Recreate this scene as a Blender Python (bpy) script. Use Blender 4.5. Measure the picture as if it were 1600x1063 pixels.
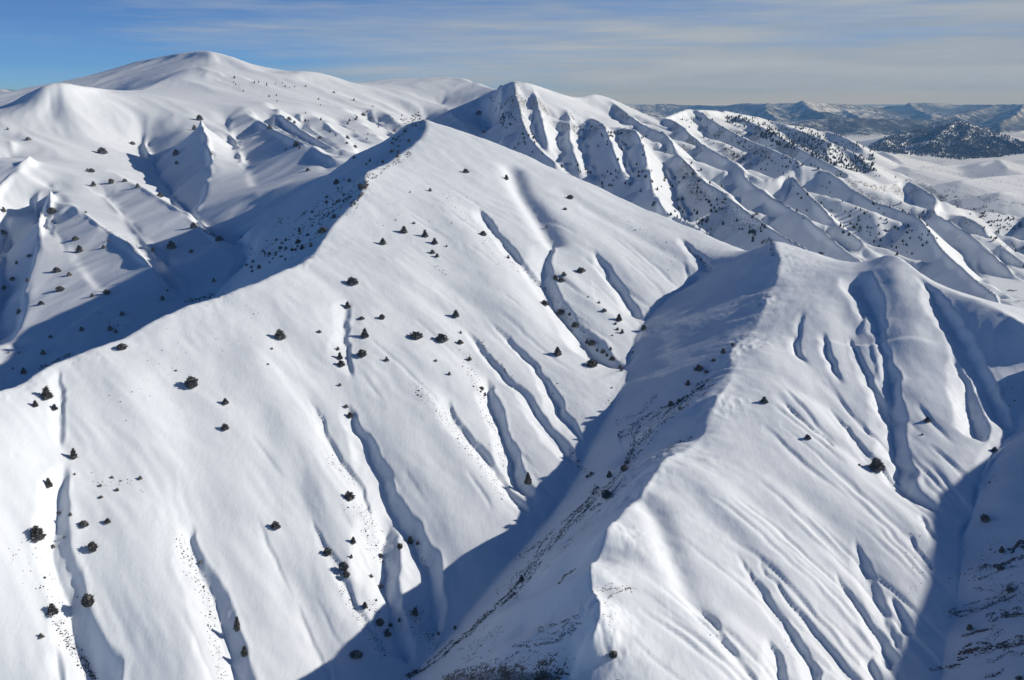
import bpy, math, random, time
import numpy as np

for o in list(bpy.data.objects): bpy.data.objects.remove(o)
SC = bpy.context.scene
SKY_STRENGTH = .14
SKY_TINT = (.25, .49, .68, 1)
SUN_STRENGTH = 3.8
EXPOSURE = 0.14
HAZE_COLOR = (.20, .48, 1.0, 1)
HAZE_DENSITY = 5.0e-5
COL = SC.collection
ZCAM = 600.0                       # the terrain code works relative to the eye; the world is lifted by this

# ---------------------------------------------------------------- camera, sky, sun, exposure
cd = bpy.data.cameras.new('camera'); cam = bpy.data.objects.new('camera', cd); COL.objects.link(cam)
cam.location = (0, 0, ZCAM); cam.rotation_euler = (math.radians(90 - 12.5), 0, 0)
cd.sensor_width = 36; cd.lens = 36 * 1716 / 1600; cd.clip_start = 1; cd.clip_end = 200000
SC.camera = cam
SUN_AZ, SUN_EL = math.radians(14.0), math.radians(23.5)
W = bpy.data.worlds.new('World'); SC.world = W; W.use_nodes = True
nt = W.node_tree; nt.nodes.clear()
def N(nt, t, **kw):
    n = nt.nodes.new(t)
    for k, v in kw.items(): setattr(n, k, v)
    return n
def L(nt, a, b): nt.links.new(a, b)
out = N(nt, 'ShaderNodeOutputWorld'); bg = N(nt, 'ShaderNodeBackground'); bg.inputs[1].default_value = SKY_STRENGTH
sky = N(nt, 'ShaderNodeTexSky', sky_type='NISHITA'); sky.sun_disc = False
sky.sun_elevation = SUN_EL; sky.sun_rotation = math.radians(90) - SUN_AZ
sky.altitude = 2500; sky.air_density = .45; sky.dust_density = 0.0; sky.ozone_density = 3.0
tc = N(nt, 'ShaderNodeTexCoord')
def noise_w(scale, loc, det, rough=.55, dist=0.0):
    mp = N(nt, 'ShaderNodeMapping'); mp.inputs['Scale'].default_value = scale; mp.inputs['Location'].default_value = loc
    mp.inputs['Rotation'].default_value = (0, math.radians(-1.5), 0)
    no = N(nt, 'ShaderNodeTexNoise'); no.inputs['Scale'].default_value = 1.0; no.inputs['Detail'].default_value = det
    no.inputs['Roughness'].default_value = rough; no.inputs['Distortion'].default_value = dist
    L(nt, tc.outputs['Generated'], mp.inputs[0]); L(nt, mp.outputs[0], no.inputs[0]); return no.outputs[0]
def mth(nt, op, a, b=0.0, c=None, clamp=False):
    m = N(nt, 'ShaderNodeMath', operation=op); m.use_clamp = clamp
    for i, v in enumerate([a, b] + ([c] if c is not None else [])):
        if isinstance(v, (int, float)): m.inputs[i].default_value = v
        else: L(nt, v, m.inputs[i])
    return m.outputs[0]
sep = N(nt, 'ShaderNodeSeparateXYZ'); L(nt, tc.outputs['Generated'], sep.inputs[0])
# thin cirrus in long level streaks, thicker towards the right and towards the horizon
big = noise_w((2.6, 2.6, 26), (3.1, 1.0, 5.2), 3, .5, .4)
fine = noise_w((9, 9, 150), (1.1, 4.0, 2.2), 9, .68, .9)
mid = noise_w((4, 4, 55), (8.1, 4.0, 7.2), 4, .55, .3)
low = mth(nt, 'MULTIPLY_ADD', sep.outputs[2], -4.2, .45, clamp=True)          # more near the horizon
rgt = mth(nt, 'MULTIPLY', mth(nt, 'MULTIPLY_ADD', sep.outputs[0], 1.9, .62), mth(nt, 'MULTIPLY_ADD', sep.outputs[2], -1.3, 1.0, clamp=True))   # more to the right, thinning overhead
cov = mth(nt, 'ADD', mth(nt, 'MULTIPLY_ADD', big, 1.5, -.75), mth(nt, 'MULTIPLY_ADD', fine, 1.0, -.45))
cov = mth(nt, 'ADD', cov, mth(nt, 'MULTIPLY_ADD', mid, 1.2, -.6))
cov = mth(nt, 'ADD', cov, mth(nt, 'ADD', low, rgt))
cov = mth(nt, 'MULTIPLY', mth(nt, 'MULTIPLY_ADD', mth(nt, 'MAXIMUM', sep.outputs[2], 0.0), -1.3, mth(nt, 'MAXIMUM', cov, .27)), .85, clamp=True)
cloudcol = N(nt, 'ShaderNodeMixRGB'); cloudcol.inputs[1].default_value = (1.9, 2.3, 2.8, 1); cloudcol.inputs[2].default_value = (2.6, 2.9, 3.25, 1)
L(nt, mth(nt, 'MULTIPLY_ADD', mid, 3.0, -1.0, clamp=True), cloudcol.inputs[0])
tint = N(nt, 'ShaderNodeMixRGB', blend_type='MULTIPLY'); tint.inputs[0].default_value = 1; tint.inputs[2].default_value = SKY_TINT
L(nt, sky.outputs[0], tint.inputs[1])
mx = N(nt, 'ShaderNodeMixRGB'); L(nt, cov, mx.inputs[0]); L(nt, tint.outputs[0], mx.inputs[1]); L(nt, cloudcol.outputs[0], mx.inputs[2])
L(nt, mx.outputs[0], bg.inputs[0]); L(nt, bg.outputs[0], out.inputs[0])

sd = bpy.data.lights.new('sun', 'SUN'); sd.energy = SUN_STRENGTH; sd.angle = math.radians(.5); sd.color = (1, .935, .845)
so = bpy.data.objects.new('sun', sd); COL.objects.link(so); so.location = (0, 0, 2000)
from mathutils import Vector
SDIR = Vector((math.cos(SUN_EL) * math.cos(SUN_AZ), math.cos(SUN_EL) * math.sin(SUN_AZ), math.sin(SUN_EL)))
so.rotation_euler = SDIR.to_track_quat('Z', 'Y').to_euler()
SC.view_settings.view_transform = 'Standard'; SC.view_settings.look = 'None'; SC.view_settings.gamma = 1
SC.view_settings.use_curve_mapping = False; SC.view_settings.exposure = EXPOSURE
SC.cycles.max_bounces = 5; SC.cycles.diffuse_bounces = 3; SC.cycles.volume_bounces = 0
# ---------------------------------------------------------------- terrain
F_PX, PITCH = 1716.0, math.radians(12.5)
TH0, TH1 = math.radians(-33), math.radians(47)
R0, R1, R2, R3 = 190.0, 1500.0, 6500.0, 52000.0
NCOL = 1080
ROWS = np.concatenate([np.exp(np.linspace(math.log(R0), math.log(R1), 770, endpoint=False)),
                       np.exp(np.linspace(math.log(R1), math.log(R2), 310, endpoint=False)),
                       np.exp(np.linspace(math.log(R2), math.log(R3), 310))])
TH = np.linspace(TH0, TH1, NCOL)
NROW = len(ROWS)
ST, CT = np.sin(TH), np.cos(TH)
GX = ROWS[:, None] * ST[None, :]
GY = ROWS[:, None] * CT[None, :]
LR = np.log(ROWS)

def ray(px, py):
    X = (np.asarray(px, float) - 800) / F_PX; Y = -(np.asarray(py, float) - 531.5) / F_PX
    dx = X; dy = math.cos(PITCH) + Y * math.sin(PITCH); dz = -math.sin(PITCH) + Y * math.cos(PITCH)
    return dx, dy, dz

def P(px, py, d):
    dx, dy, dz = ray(px, py); hy = math.hypot(dx, dy)
    return (d * dx / hy, d * dy / hy, d * dz / hy)

def dens(pts, step):
    """resample a 3-D polyline"""
    pts = np.array(pts, float); out = [pts[:1]]
    for a, b in zip(pts[:-1], pts[1:]):
        n = max(1, int(math.hypot(*(b - a)[:2]) / step))
        out.append(a + (b - a) * (np.arange(1, n + 1) / n)[:, None])
    return np.concatenate(out)

def smooth_line(pts, k=2):
    pts = np.array(pts, float)
    for _ in range(k):
        q = [pts[0]]
        for a, b in zip(pts[:-1], pts[1:]):
            q += [a * .75 + b * .25, a * .25 + b * .75]
        q.append(pts[-1]); pts = np.array(q)
    return pts

def hash2(ix, iy, s):
    ix = ix.astype(np.int64); iy = iy.astype(np.int64)
    h = (ix * 374761393 + iy * 668265263 + s * 974711) & 0xffffffff
    h = ((h ^ (h >> 13)) * 1274126177) & 0xffffffff
    h = (h ^ (h >> 16))
    return (h & 0xffff) / 65535.0

def vnoise(x, y, s=0):
    ix = np.floor(x); iy = np.floor(y); fx = x - ix; fy = y - iy
    u = fx * fx * fx * (fx * (fx * 6 - 15) + 10); v = fy * fy * fy * (fy * (fy * 6 - 15) + 10)
    a = hash2(ix, iy, s); b = hash2(ix + 1, iy, s); c = hash2(ix, iy + 1, s); d = hash2(ix + 1, iy + 1, s)
    return (a + (b - a) * u + (c - a) * v + (a - b - c + d) * u * v) * 2 - 1

def fbm(x, y, n=4, s=0):
    o = 0; a = 1.0; t = 0
    for i in range(n):
        o = o + a * vnoise(x, y, s + i * 7); t += a; a *= .5; x, y = x * 1.9 + y * .55 + 3.1, y * 1.9 - x * .55 + 7.7
    return o / t

def erosion(x, y, gx, gy, lam, s):
    """gullies that follow the slope direction: cosine stripes blended between jittered cells"""
    px = x / lam; py = y / lam
    m = np.hypot(gx, gy) + 1e-6
    sx, sy = -gy / m, gx / m
    ix = np.floor(px); iy = np.floor(py)
    hv = np.zeros_like(x); dvx = np.zeros_like(x); w_ = np.zeros_like(x) + 1e-9
    for i in (-1, 0, 1):
        for j in (-1, 0, 1):
            cx = ix + i; cy = iy + j
            ox = cx + .5 + (hash2(cx, cy, s) - .5) * .9; oy = cy + .5 + (hash2(cx, cy, s + 3) - .5) * .9
            vx = px - ox; vy = py - oy
            w = np.exp(-(vx * vx + vy * vy) * 2.2)
            ph = (vx * sx + vy * sy) * 6.2832
            hv += np.cos(ph) * w; dvx += -np.sin(ph) * w; w_ += w
    c = hv / w_; d = dvx / w_
    return c, d * 6.2832 / lam * sx, d * 6.2832 / lam * sy

def blur(a, n=1):
    for _ in range(n):
        a = np.concatenate([a[:1], (a[:-2] + 2 * a[1:-1] + a[2:]) * .25, a[-1:]], 0)
        a = np.concatenate([a[:, :1], (a[:, :-2] + 2 * a[:, 1:-1] + a[:, 2:]) * .25, a[:, -1:]], 1)
    return a

def window(x0, x1, y0, y1):
    """rows/cols of the grid that cover a world box"""
    cs = [(x0, y0), (x0, y1), (x1, y0), (x1, y1)]
    rs = [math.hypot(*c) for c in cs]; th = [math.atan2(c[0], c[1]) for c in cs]
    rmin = 0 if (x0 < 0 < x1 and y0 < 0 < y1) else min(rs)
    rmin = min(rmin, abs(y0)) if x0 < 0 < x1 else rmin
    i0 = max(0, np.searchsorted(ROWS, rmin) - 2); i1 = min(NROW, np.searchsorted(ROWS, max(rs)) + 2)
    j0 = max(0, np.searchsorted(TH, min(th)) - 2); j1 = min(NCOL, np.searchsorted(TH, max(th)) + 2)
    return i0, i1, j0, j1

def tent(H, line, slope, reach=None, base=-310, wob=0.0, convex=0.0):
    """raise H to a ridge with straight flanks; slope = (left, right) flank slopes seen along the line"""
    sl, sr = slope if isinstance(slope, tuple) else (slope, slope)
    for a, b in zip(line[:-1], line[1:]):
        top = max(a[2], b[2]); rch = reach or (top - base) / min(sl, sr)
        i0, i1, j0, j1 = window(min(a[0], b[0]) - rch, max(a[0], b[0]) + rch, max(60, min(a[1], b[1]) - rch), max(a[1], b[1]) + rch)
        if i1 <= i0 or j1 <= j0: continue
        X = GX[i0:i1, j0:j1]; Y = GY[i0:i1, j0:j1]
        ex, ey = b[0] - a[0], b[1] - a[1]; L2 = ex * ex + ey * ey + 1e-9
        t = np.clip(((X - a[0]) * ex + (Y - a[1]) * ey) / L2, 0, 1)
        dx = X - a[0] - t * ex; dy = Y - a[1] - t * ey
        side = ex * dy - ey * dx                                   # >0: left of the direction of travel
        dist = np.hypot(dx, dy)
        k = .5 + .5 * np.clip(side / (dist * math.sqrt(L2) + 1e-6), -1, 1)
        s = sr + (sl - sr) * k
        z = a[2] + t * (b[2] - a[2]) - s * dist * (1 if not convex else 1 / (1 + dist * convex))
        np.maximum(H[i0:i1, j0:j1], z, out=H[i0:i1, j0:j1])

# ---- ridge and valley lines: (pixel x, pixel y, horizontal distance in m)
RIDGE_A = [(665,184,1100),(668,203,1065),(652,222,1035),(620,247,980),(590,263,930),(567,271,900),(571,284,885),(565,302,862),
 (545,325,830),(520,347,800),(508,370,775),(492,397,745),(478,409,730),(450,419,712),(425,430,697),(400,440,685),(337,463,664),(300,471,652),
 (250,492,634),(222,508,624),(187,531,608),(155,539,600),(125,551,591),(100,560,584),(60,578,571),(35,599,558),(0,612,548),
 (-80,640,525),(-160,690,490),(-260,780,440)]
FOOT = [(-250,1120,432),(-100,1120,424),(50,1122,416),(200,1130,405),(400,1180,388)]
RIDGE_B = [(665,184,1100),(682,190,1098),(700,195,1095),(730,205,1090),(800,232,1080),(870,265,1062),(930,290,1045),(1000,324,1015),(1050,343,990),
 (1100,364,965),(1150,386,940),(1172,397,925)]
RIDGE_P = [(665,184,1100),(640,190,1115),(622,206,1130),(600,222,1145),(565,236,1165),(540,244,1180)]
RIDGE_C = [(1172,397,925),(1190,386,890),(1207,376,860),(1213,388,835),(1219,405,810),(1218,426,785),(1208,448,765),(1199,468,740),(1188,500,708),(1168,523,690),
 (1150,541,665),(1140,556,650),(1144,578,630),(1145,594,618),(1125,616,592),(1113,642,572),(1103,662,558),(1094,685,542),(1078,704,526),(1045,712,510),(1030,728,498),
 (1010,757,478),(987,783,462),(962,815,440),(945,845,424),(929,872,410),(921,900,395),(924,925,383),(938,942,374),(937,965,368),(934,985,363),(922,1003,358),
 (905,1022,362),(895,1048,358),(888,1070,354),(870,1130,328),(840,1230,255),(800,1400,215)]
RIDGE_R = [(1207,376,860),(1230,382,858),(1265,392,855),(1300,403,852),(1340,411,846),(1368,409,836),(1385,406,828),(1402,411,820),(1420,420,810),(1450,438,790),(1500,460,765),
 (1550,480,745),(1600,503,725),(1700,560,690),(1800,640,640)]
VALLEY_D = [(1090,437,865),(1045,466,822),(1010,495,785),(985,545,730),(980,585,690),(955,640,640),(920,700,597),(893,760,560),(850,820,524),(780,900,486),(720,970,461),
 (670,1022,445),(625,1070,430),(560,1160,402),(480,1280,375),(380,1450,330)]
VALLEY_F = [(1660,560,735),(1600,640,655),(1552,715,598),(1515,795,550),(1502,850,519),(1498,920,484),(1485,985,458),(1470,1063,430),(1440,1160,396),(1400,1280,355),(1330,1450,305)]
RIDGE_G = [(350,150,-170),(380,300,-130),(424,450,-100),(466,578,-78),(540,690,-86),(720,850,-110)]     # world coordinates, right of the frame
BACK_EDGE = [(-500,4800),(760,4600),(775,3000),(788,1500),(800,1340),(900,1330),
 (1100,1200),(1250,1130),(1400,1080),(1600,1000),(1900,960),(2500,900)]

T = []   # tents: (line, slope)
def rd(slope, *pts): T.append(([P(*p) for p in pts], slope))
MR = [   # ridges of the left massif: solved with the foreground
 [(-420,150,2050),(-250,165,2000),(-100,180,1950),(0,172,1900),(30,147,1860),(60,130,1850),(88,124,1850),(125,131,1880),(152,137,1940),(190,142,2100),(225,140,2300),(262,118,2500),(300,102,2620),(345,112,2500)],
 [(40,172,3400),(100,150,3350),(138,131,3300),(175,112,3150),(200,100,3050),(250,86,2900),(300,79,2820),(330,77,2780),(370,90,2750),(400,103,2700),(425,112,2680),(450,113,2680),(478,107,2680),
  (505,115,2700),(545,129,2800),(567,133,2950),(600,122,3200),(650,122,3250),(692,118,3200),(722,120,3100),(750,130,2950),(770,138,2750)],
 [(165,262,1520),(212,284,1390),(262,313,1280),(300,338,1195),(340,368,1100),(370,392,1010)],
 [(75,290,1390),(110,316,1285),(150,345,1185),(200,378,1085),(238,406,1015),(272,455,935)],
 [(48,240,1450),(25,262,1400),(-20,300,1330),(-80,360,1220),(-60,430,1100),(-50,520,960)],
 [(75,290,1330),(60,345,1220),(57,380,1130)],
 [(57,380,1130),(38,425,1050),(32,475,965),(22,520,900)],
 [(312,180,1680),(322,212,1570),(328,245,1470),(322,285,1350),(306,322,1230)],
 [(385,165,1950),(410,190,1780),(465,217,1500),(515,244,1330)],
 [(415,158,2080),(445,181,1850),(495,215,1580),(540,238,1400)],
 [(470,160,2200),(500,183,2000),(530,205,1780),(558,230,1580)],
 [(540,165,2300),(580,200,2000),(610,228,1750)],
 [(600,170,2400),(650,212,2000)],
 [(690,160,2700),(740,205,2200),(785,245,1880)],
 [(745,160,2650),(765,190,2400),(783,215,2200)],
]
MV = [   # and the gullies between them
 [(545,250,1185),(470,287,1160),(412,332,1110),(385,372,1040),(368,420,955),(310,495,865),(250,560,830),(120,650,780),(0,720,720),(-150,800,640),(-300,900,560)],
 [(222,215,1780),(235,255,1650),(262,300,1450),(288,327,1270),(330,366,1130),(380,388,1045)],
 [(165,305,1360),(200,345,1215),(235,385,1100),(262,420,1010),(300,462,920)],
 [(20,215,1620),(10,250,1560)],
 [(-400,205,4100),(-100,205,4100),(60,203,4000),(130,200,3900)],
 [(-500,215,2450),(-100,205,2450),(0,200,2400),(60,180,2400),(110,165,2450),(145,150,2500),(185,150,2550)],
 [(55,325,1350),(88,365,1175),(120,405,1065),(150,445,985),(195,490,900),(240,520,860)],
 [(10,370,1300),(0,430,1130),(-10,490,990),(-15,560,860)],
 [(355,190,1860),(371,232,1600),(392,281,1330),(402,303,1205)],
 [(425,190,1880),(480,225,1560),(525,246,1370)],
 [(465,190,1980),(505,218,1700),(548,241,1450)],
 [(530,190,2080),(575,225,1760)],
 [(580,185,2330),(630,222,1950)],
 [(660,185,2550),(700,220,2150),(740,260,1850)],
 [(745,190,2550),(775,225,2200)],
 [(600,240,1350),(680,260,1420),(780,300,1420)],
]
# rock peak and the spurs right of it
rd(.46, (722,120,3100),(750,130,2950),(770,138,2750),(792,130,2420),(803,125,2320),(830,128,2350),(860,140,2420),(900,153,2550),(925,144,2600),(950,150,2650),(975,163,2700),(995,174,2700))
rd((.75,.75), (803,125,2320),(811,165,2150),(822,205,1960),(842,230,1840),(868,252,1720))
rd((.86,.70), (830,128,2350),(842,160,2200),(850,195,2020),(858,230,1850))
rd((.86,.70), (860,140,2420),(893,174,2230),(889,210,1990),(898,238,1830),(905,255,1730))
rd((.86,.70), (900,153,2550),(920,180,2300),(942,190,2080),(950,205,1980),(962,240,1780),(975,268,1640))
rd((.86,.70), (942,190,2080),(985,197,2050),(998,205,2000),(1008,235,1800),(1012,252,1700),(1020,290,1500),(1035,320,1380))
rd((.86,.70), (950,150,2650),(1000,190,2350),(1025,201,2150),(1042,205,2100),(1058,235,1900),(1073,250,1800),(1100,280,1620),(1135,300,1500),(1170,330,1380),(1200,350,1300),(1235,372,1225),(1262,385,1180))
rd((.86,.70), (975,163,2700),(985,180,2500),(1000,192,2350))
rd((.86,.70), (995,174,2700),(1040,182,2650),(1062,190,2500),(1090,218,2200),(1130,240,2000),(1165,262,1850))
rd((.86,.70), (1040,182,2650),(1075,168,3300),(1092,170,3250),(1120,190,2950),(1165,215,2600),(1200,228,2400),(1250,250,2150))
rd((.86,.70), (1092,170,3250),(1130,172,3600),(1160,183,3500),(1200,200,3200),(1240,225,2750),(1290,250,2400),(1330,272,2150))
rd((.86,.70), (1165,262,1850),(1200,276,1800),(1235,268,1880),(1252,286,1790),(1285,318,1650),(1310,347,1550),(1350,376,1430))
rd((.86,.70), (1130,240,2000),(1165,275,1800),(1200,300,1650),(1262,337,1480),(1290,360,1430),(1320,385,1370),(1345,402,1330))
rd((.86,.70), (1250,250,2150),(1290,262,2150),(1310,275,2080),(1345,300,1960),(1400,322,1880),(1437,336,1780),(1452,356,1660),(1475,390,1510),(1520,430,1360),(1560,460,1270))
rd((.86,.70), (1330,272,2150),(1375,290,2250),(1415,277,2500),(1436,288,2380),(1470,310,2200),(1455,330,2100),(1500,350,1900),(1560,400,1720),(1600,440,1600),(1680,500,1400))
rd((.86,.70), (1470,310,2200),(1495,330,2180),(1532,345,2080),(1550,370,1990),(1600,406,1850),(1700,470,1600))
rd((.86,.70), (1470,310,2200),(1510,325,2250),(1560,328,2300),(1600,335,2350),(1680,350,2300),(1800,380,2200))
rd((.86,.70), (1600,335,2350),(1640,370,2100),(1700,410,1900))
# wooded ridge
rd(.50, (1130,172,3600),(1160,178,4300),(1195,184,4700),(1225,193,4500),(1260,207,4200),(1300,222,3900),(1340,240,3600),(1362,262,3250))
rd(.50, (1225,193,4500),(1285,201,4900),(1320,212,4600),(1350,232,4100))
rd(.50, (1300,222,3900),(1290,240,3300),(1310,258,2900))
# wooded hill on the plain and low hills by it
rd(.24, (1358,230,6600),(1400,210,7200),(1440,198,7500),(1495,187,7600),(1520,195,7400),(1560,210,7100),(1610,232,6700))
rd(.32, (1495,187,7600),(1470,205,7000),(1450,225,6500))
rd(.30, (1520,195,7400),(1500,215,6700))
rd(.22, (1530,255,4600),(1560,248,4800),(1600,250,4800),(1680,246,4900))
rd(.22, (1560,248,4800),(1575,262,4300))
rd(.24, (1400,236,6200),(1450,232,6600),(1500,234,6900),(1560,232,6900),(1620,230,6900))
rd(.20, (1440,262,4300),(1480,258,4600),(1530,255,4900))
rd(.20, (1500,282,3500),(1545,276,3800),(1600,272,4100))
rd(.22, (1380,236,5600),(1400,246,5000),(1410,254,4500))
rd(.22, (1560,300,3000),(1600,296,3200),(1680,292,3400))
rd(.18, (1340,240,5200),(1370,250,4600),(1420,262,4000))
# blue ranges far off
rd(.36, (980,166,16000),(1030,160,17000),(1080,163,18000),(1130,165,15000),(1160,160,14000),(1200,160,13500),(1252,155,13500),(1290,160,13800),(1330,162,14500),(1375,166,15500))
rd(.38, (1252,155,13500),(1265,168,12600),(1290,176,12000))
rd(.38, (1200,160,13500),(1195,172,12600),(1215,182,11500))
rd(.38, (1330,162,14500),(1320,172,13500),(1345,180,12500))
rd(.30, (1370,170,20000),(1420,159,19000),(1450,160,19500),(1500,163,22000),(1530,163,18000),(1560,163,15000),(1600,161,14000),(1680,158,14000),(1800,160,14000))
rd(.36, (1420,159,19000),(1430,170,16500),(1460,179,14500))
rd(.36, (1560,163,15000),(1520,173,13500),(1470,182,12200),(1440,188,11200))
rd(.36, (1600,161,14000),(1590,178,12200),(1560,190,11000))
rd(.30, (1200,190,9500),(1260,184,9600),(1330,181,9800),(1400,184,10000),(1450,186,10500))
rd(.12, (900,158,38000),(1000,162,36000),(1100,164,36000),(1200,163,36000),(1350,162,38000),(1450,163,36000),(1600,164,36000),(1800,163,36000))
rd(.12, (-300,140,9000),(0,137,9000),(32,142,9000),(140,150,9000))
rd(.30, (-300,140,5500),(-60,136,5500),(0,136,5300),(34,147,5200))

# ---- gullies: pixel polyline, right-wall width in m at start and end, depth factor, left-wall factor
GULLIES = [
 ([(108,722),(90,750),(81,790),(82,850),(93,880),(97,905),(112,945),(118,985),(135,1020),(150,1063),(165,1110)], 5, 13, 1.0, 1.3),
 ([(92,575),(92,610),(94,650),(98,700)], 2.5, 3, .8, 2.5),
 ([(300,812),(302,850),(315,890),(338,935),(348,975),(360,1010),(370,1063),(380,1110)], 3.5, 9.5, 1.0, 2.6),
 ([(478,615),(508,660),(510,680),(520,700),(530,720),(545,733),(560,752),(572,770),(573,795),(580,812)], 1.6, 2.2, 1.1, 3),
 ([(543,630),(555,665),(578,705),(581,722),(600,747),(605,770),(620,800),(645,835),(656,860),(673,885),(676,930),(679,958),(674,1000)], 4.0, 7.5, 1.1, 2.6),
 ([(618,806),(598,830),(597,870),(600,920),(610,965),(625,1005),(636,1040)], 9, 10, 1.0, 1.6),
 ([(485,800),(500,840),(515,862),(540,903),(553,940),(570,965),(590,998),(602,1025)], 1.5, 3.0, 1.1, 3),
 ([(700,622),(702,648),(730,680),(755,705),(775,727),(795,760),(815,787),(830,800)], 4, 4, 1.1, 2.8),
 ([(762,588),(762,615),(780,660),(797,705),(800,735),(815,752),(835,775)], 6, 7, 1.1, 2.2),
 ([(725,508),(745,535),(770,565),(800,600),(830,627),(850,657),(872,686),(885,702),(897,730)], 3.0, 6.0, 1.1, 2.6),
 ([(760,495),(780,515),(797,532),(825,557),(852,592),(868,622),(876,642),(890,662),(908,690)], 2.5, 6.0, 1.1, 2.6),
 ([(868,378),(850,408),(846,432),(862,460),(874,486),(895,510),(922,538),(945,560),(975,578)], 7, 13, .9, 2.2),
 ([(745,322),(765,352),(785,377),(798,392),(812,413),(832,430),(848,440)], 5, 5, 1.0, 2.6),
 ([(925,392),(937,408),(955,432),(975,461),(993,490),(1000,500)], 4, 6.5, 1.1, 2.5),
 ([(547,470),(536,497),(540,530),(541,560),(548,590)], 4, 4, .7, 3),
 ([(91,1018),(90,1063),(92,1100)], 2, 3, 1.0, 3),
 ([(517,1036),(513,1063),(512,1100)], 2, 4, 1.0, 3),
 ([(1060,370),(1085,393),(1100,408),(1115,422)], 3, 4, 1.0, 3),
 # right-hand face
 ([(1343,428),(1356,462),(1366,500),(1375,530)], 16, 5, .75, 1.6),
 ([(1372,520),(1382,555),(1389,585),(1393,620),(1396,660),(1398,700),(1408,745),(1432,772)], 4, 11, .95, 1.6),
 ([(1325,525),(1345,565),(1361,597),(1378,628),(1393,655)], 3, 4, 1.0, 2.6),
 ([(1433,430),(1458,456),(1470,477),(1487,505),(1503,532),(1520,560),(1533,590),(1543,615),(1560,645),(1575,675)], 5, 6.5, 1.1, 2.5),
 ([(1488,555),(1498,577),(1508,602),(1513,630),(1521,655),(1533,690)], 4, 9, 1.1, 2.0),
 ([(1290,625),(1315,655),(1335,680),(1355,705),(1375,722),(1407,750),(1440,775),(1468,797)], 1.5, 3.5, 1.1, 3),
 ([(1222,628),(1250,651),(1270,670),(1310,698)], 1.8, 1.8, 1.2, 3),
 ([(1380,742),(1415,765),(1450,787),(1470,802)], 1.8, 2.2, 1.2, 3),
 ([(1090,945),(1108,968),(1135,1000),(1165,1040),(1185,1070),(1200,1100)], 2.2, 3.0, 1.0, 3),
 ([(1148,858),(1175,900),(1200,940),(1220,968),(1238,993),(1252,1012),(1268,1035),(1275,1063),(1280,1100)], 2.2, 3.8, 1.0, 2.8),
 ([(1185,872),(1200,895),(1225,930),(1250,958),(1275,988),(1300,1017),(1320,1042),(1337,1066),(1355,1100)], 1.5, 2.8, 1.0, 3),
 ([(1308,893),(1320,925),(1338,948),(1360,973),(1376,998),(1390,1022),(1400,1050)], 2.2, 3.5, 1.1, 2.6),
 ([(1335,842),(1350,880),(1368,920),(1382,958),(1390,985),(1402,1015)], 3, 4, .75, 2.8),
 ([(1417,832),(1440,862),(1457,893)], 1.4, 1.8, 1.1, 3),
 ([(1437,802),(1452,822),(1465,845)], 1.4, 1.8, 1.1, 3),
 ([(1358,1022),(1365,1040),(1375,1066),(1382,1090)], 2.2, 3, 1.1, 3),
 ([(1200,997),(1213,1030),(1223,1063),(1230,1100)], 2.5, 3.5, 1.1, 2.5),
 ([(1395,930),(1408,955),(1416,975),(1425,990)], 2, 4, 1.1, 2.5),
 # shaded flank of the right ridge and the far right slope
 ([(1600,660),(1575,680),(1552,700),(1537,727),(1526,757),(1518,790)], 3, 3, .7, 2),
]
# soft shoulders (positive) and hollows (negative): pixel polyline, radius m, height m
SWELLS = [
 ([(930,905),(885,925),(830,945),(790,965)], 10, 3.6), ([(1050,708),(1005,732),(955,765)], 9, 3.2), ([(945,838),(905,858),(865,885)], 8, 2.8), ([(1130,600),(1080,640),(1030,670)], 9, 2.6),
 ([(930,868),(880,895),(825,925)], 9, -3.0), ([(1080,680),(1040,690),(985,715)], 8, -2.4), ([(935,955),(870,990),(800,1015)], 9, 2.8), ([(935,925),(880,955),(820,985)], 7, -2.6), ([(1000,780),(955,800),(900,835)], 7, -2.0),
 ([(1560,780),(1590,760)], 12, 3), ([(1530,900),(1600,880)], 8, 1.6), ([(1510,940),(1600,925)], 7, -1.6), ([(1500,1000),(1600,985)], 8, 1.6),
 ([(1022,800),(1040,845),(1052,880),(1066,915),(1095,950)], 6, -3.0), ([(800,262),(812,298),(842,342),(862,376)], 9, -6.0), ([(880,300),(960,350),(1060,400)], 9, -1.6), ([(870,420),(920,470),(960,500)], 8, 1.4),
 ([(1385,407),(1396,430),(1402,470),(1412,520)], 16, 5),
 ([(1250,520),(1290,590),(1330,650)], 22, -2.5), ([(1200,560),(1240,620),(1300,690)], 18, 2.0),
 ([(1100,760),(1150,830),(1220,900)], 16, 2.2), ([(1000,870),(1060,940),(1110,1030)], 16, 2.0),
 ([(270,620),(290,700),(310,780)], 14, -1.6), ([(200,600),(220,720),(250,850),(290,1000)], 20, 3.0), ([(420,640),(440,760),(470,900),(500,1020)], 16, -2.0),
 ([(400,560),(440,650),(500,760)], 14, 1.8), ([(640,560),(690,660),(760,760)], 12, 2.2), ([(620,420),(660,500),(700,580)], 18, 1.8),
 ([(700,330),(760,420),(820,500)], 18, 2.5), ([(860,330),(950,400),(1010,450)], 22, 2.5), ([(20,640),(40,760),(60,900)], 12, 2),
]

def bilin(A, fi, fj):
    i = np.clip(np.floor(fi).astype(int), 0, A.shape[0] - 2); j = np.clip(np.floor(fj).astype(int), 0, A.shape[1] - 2)
    u = np.clip(fi - i, 0, 1); v = np.clip(fj - j, 0, 1)
    return (A[i, j] * (1 - u) + A[i + 1, j] * u) * (1 - v) + (A[i, j + 1] * (1 - u) + A[i + 1, j + 1] * u) * v

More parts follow.
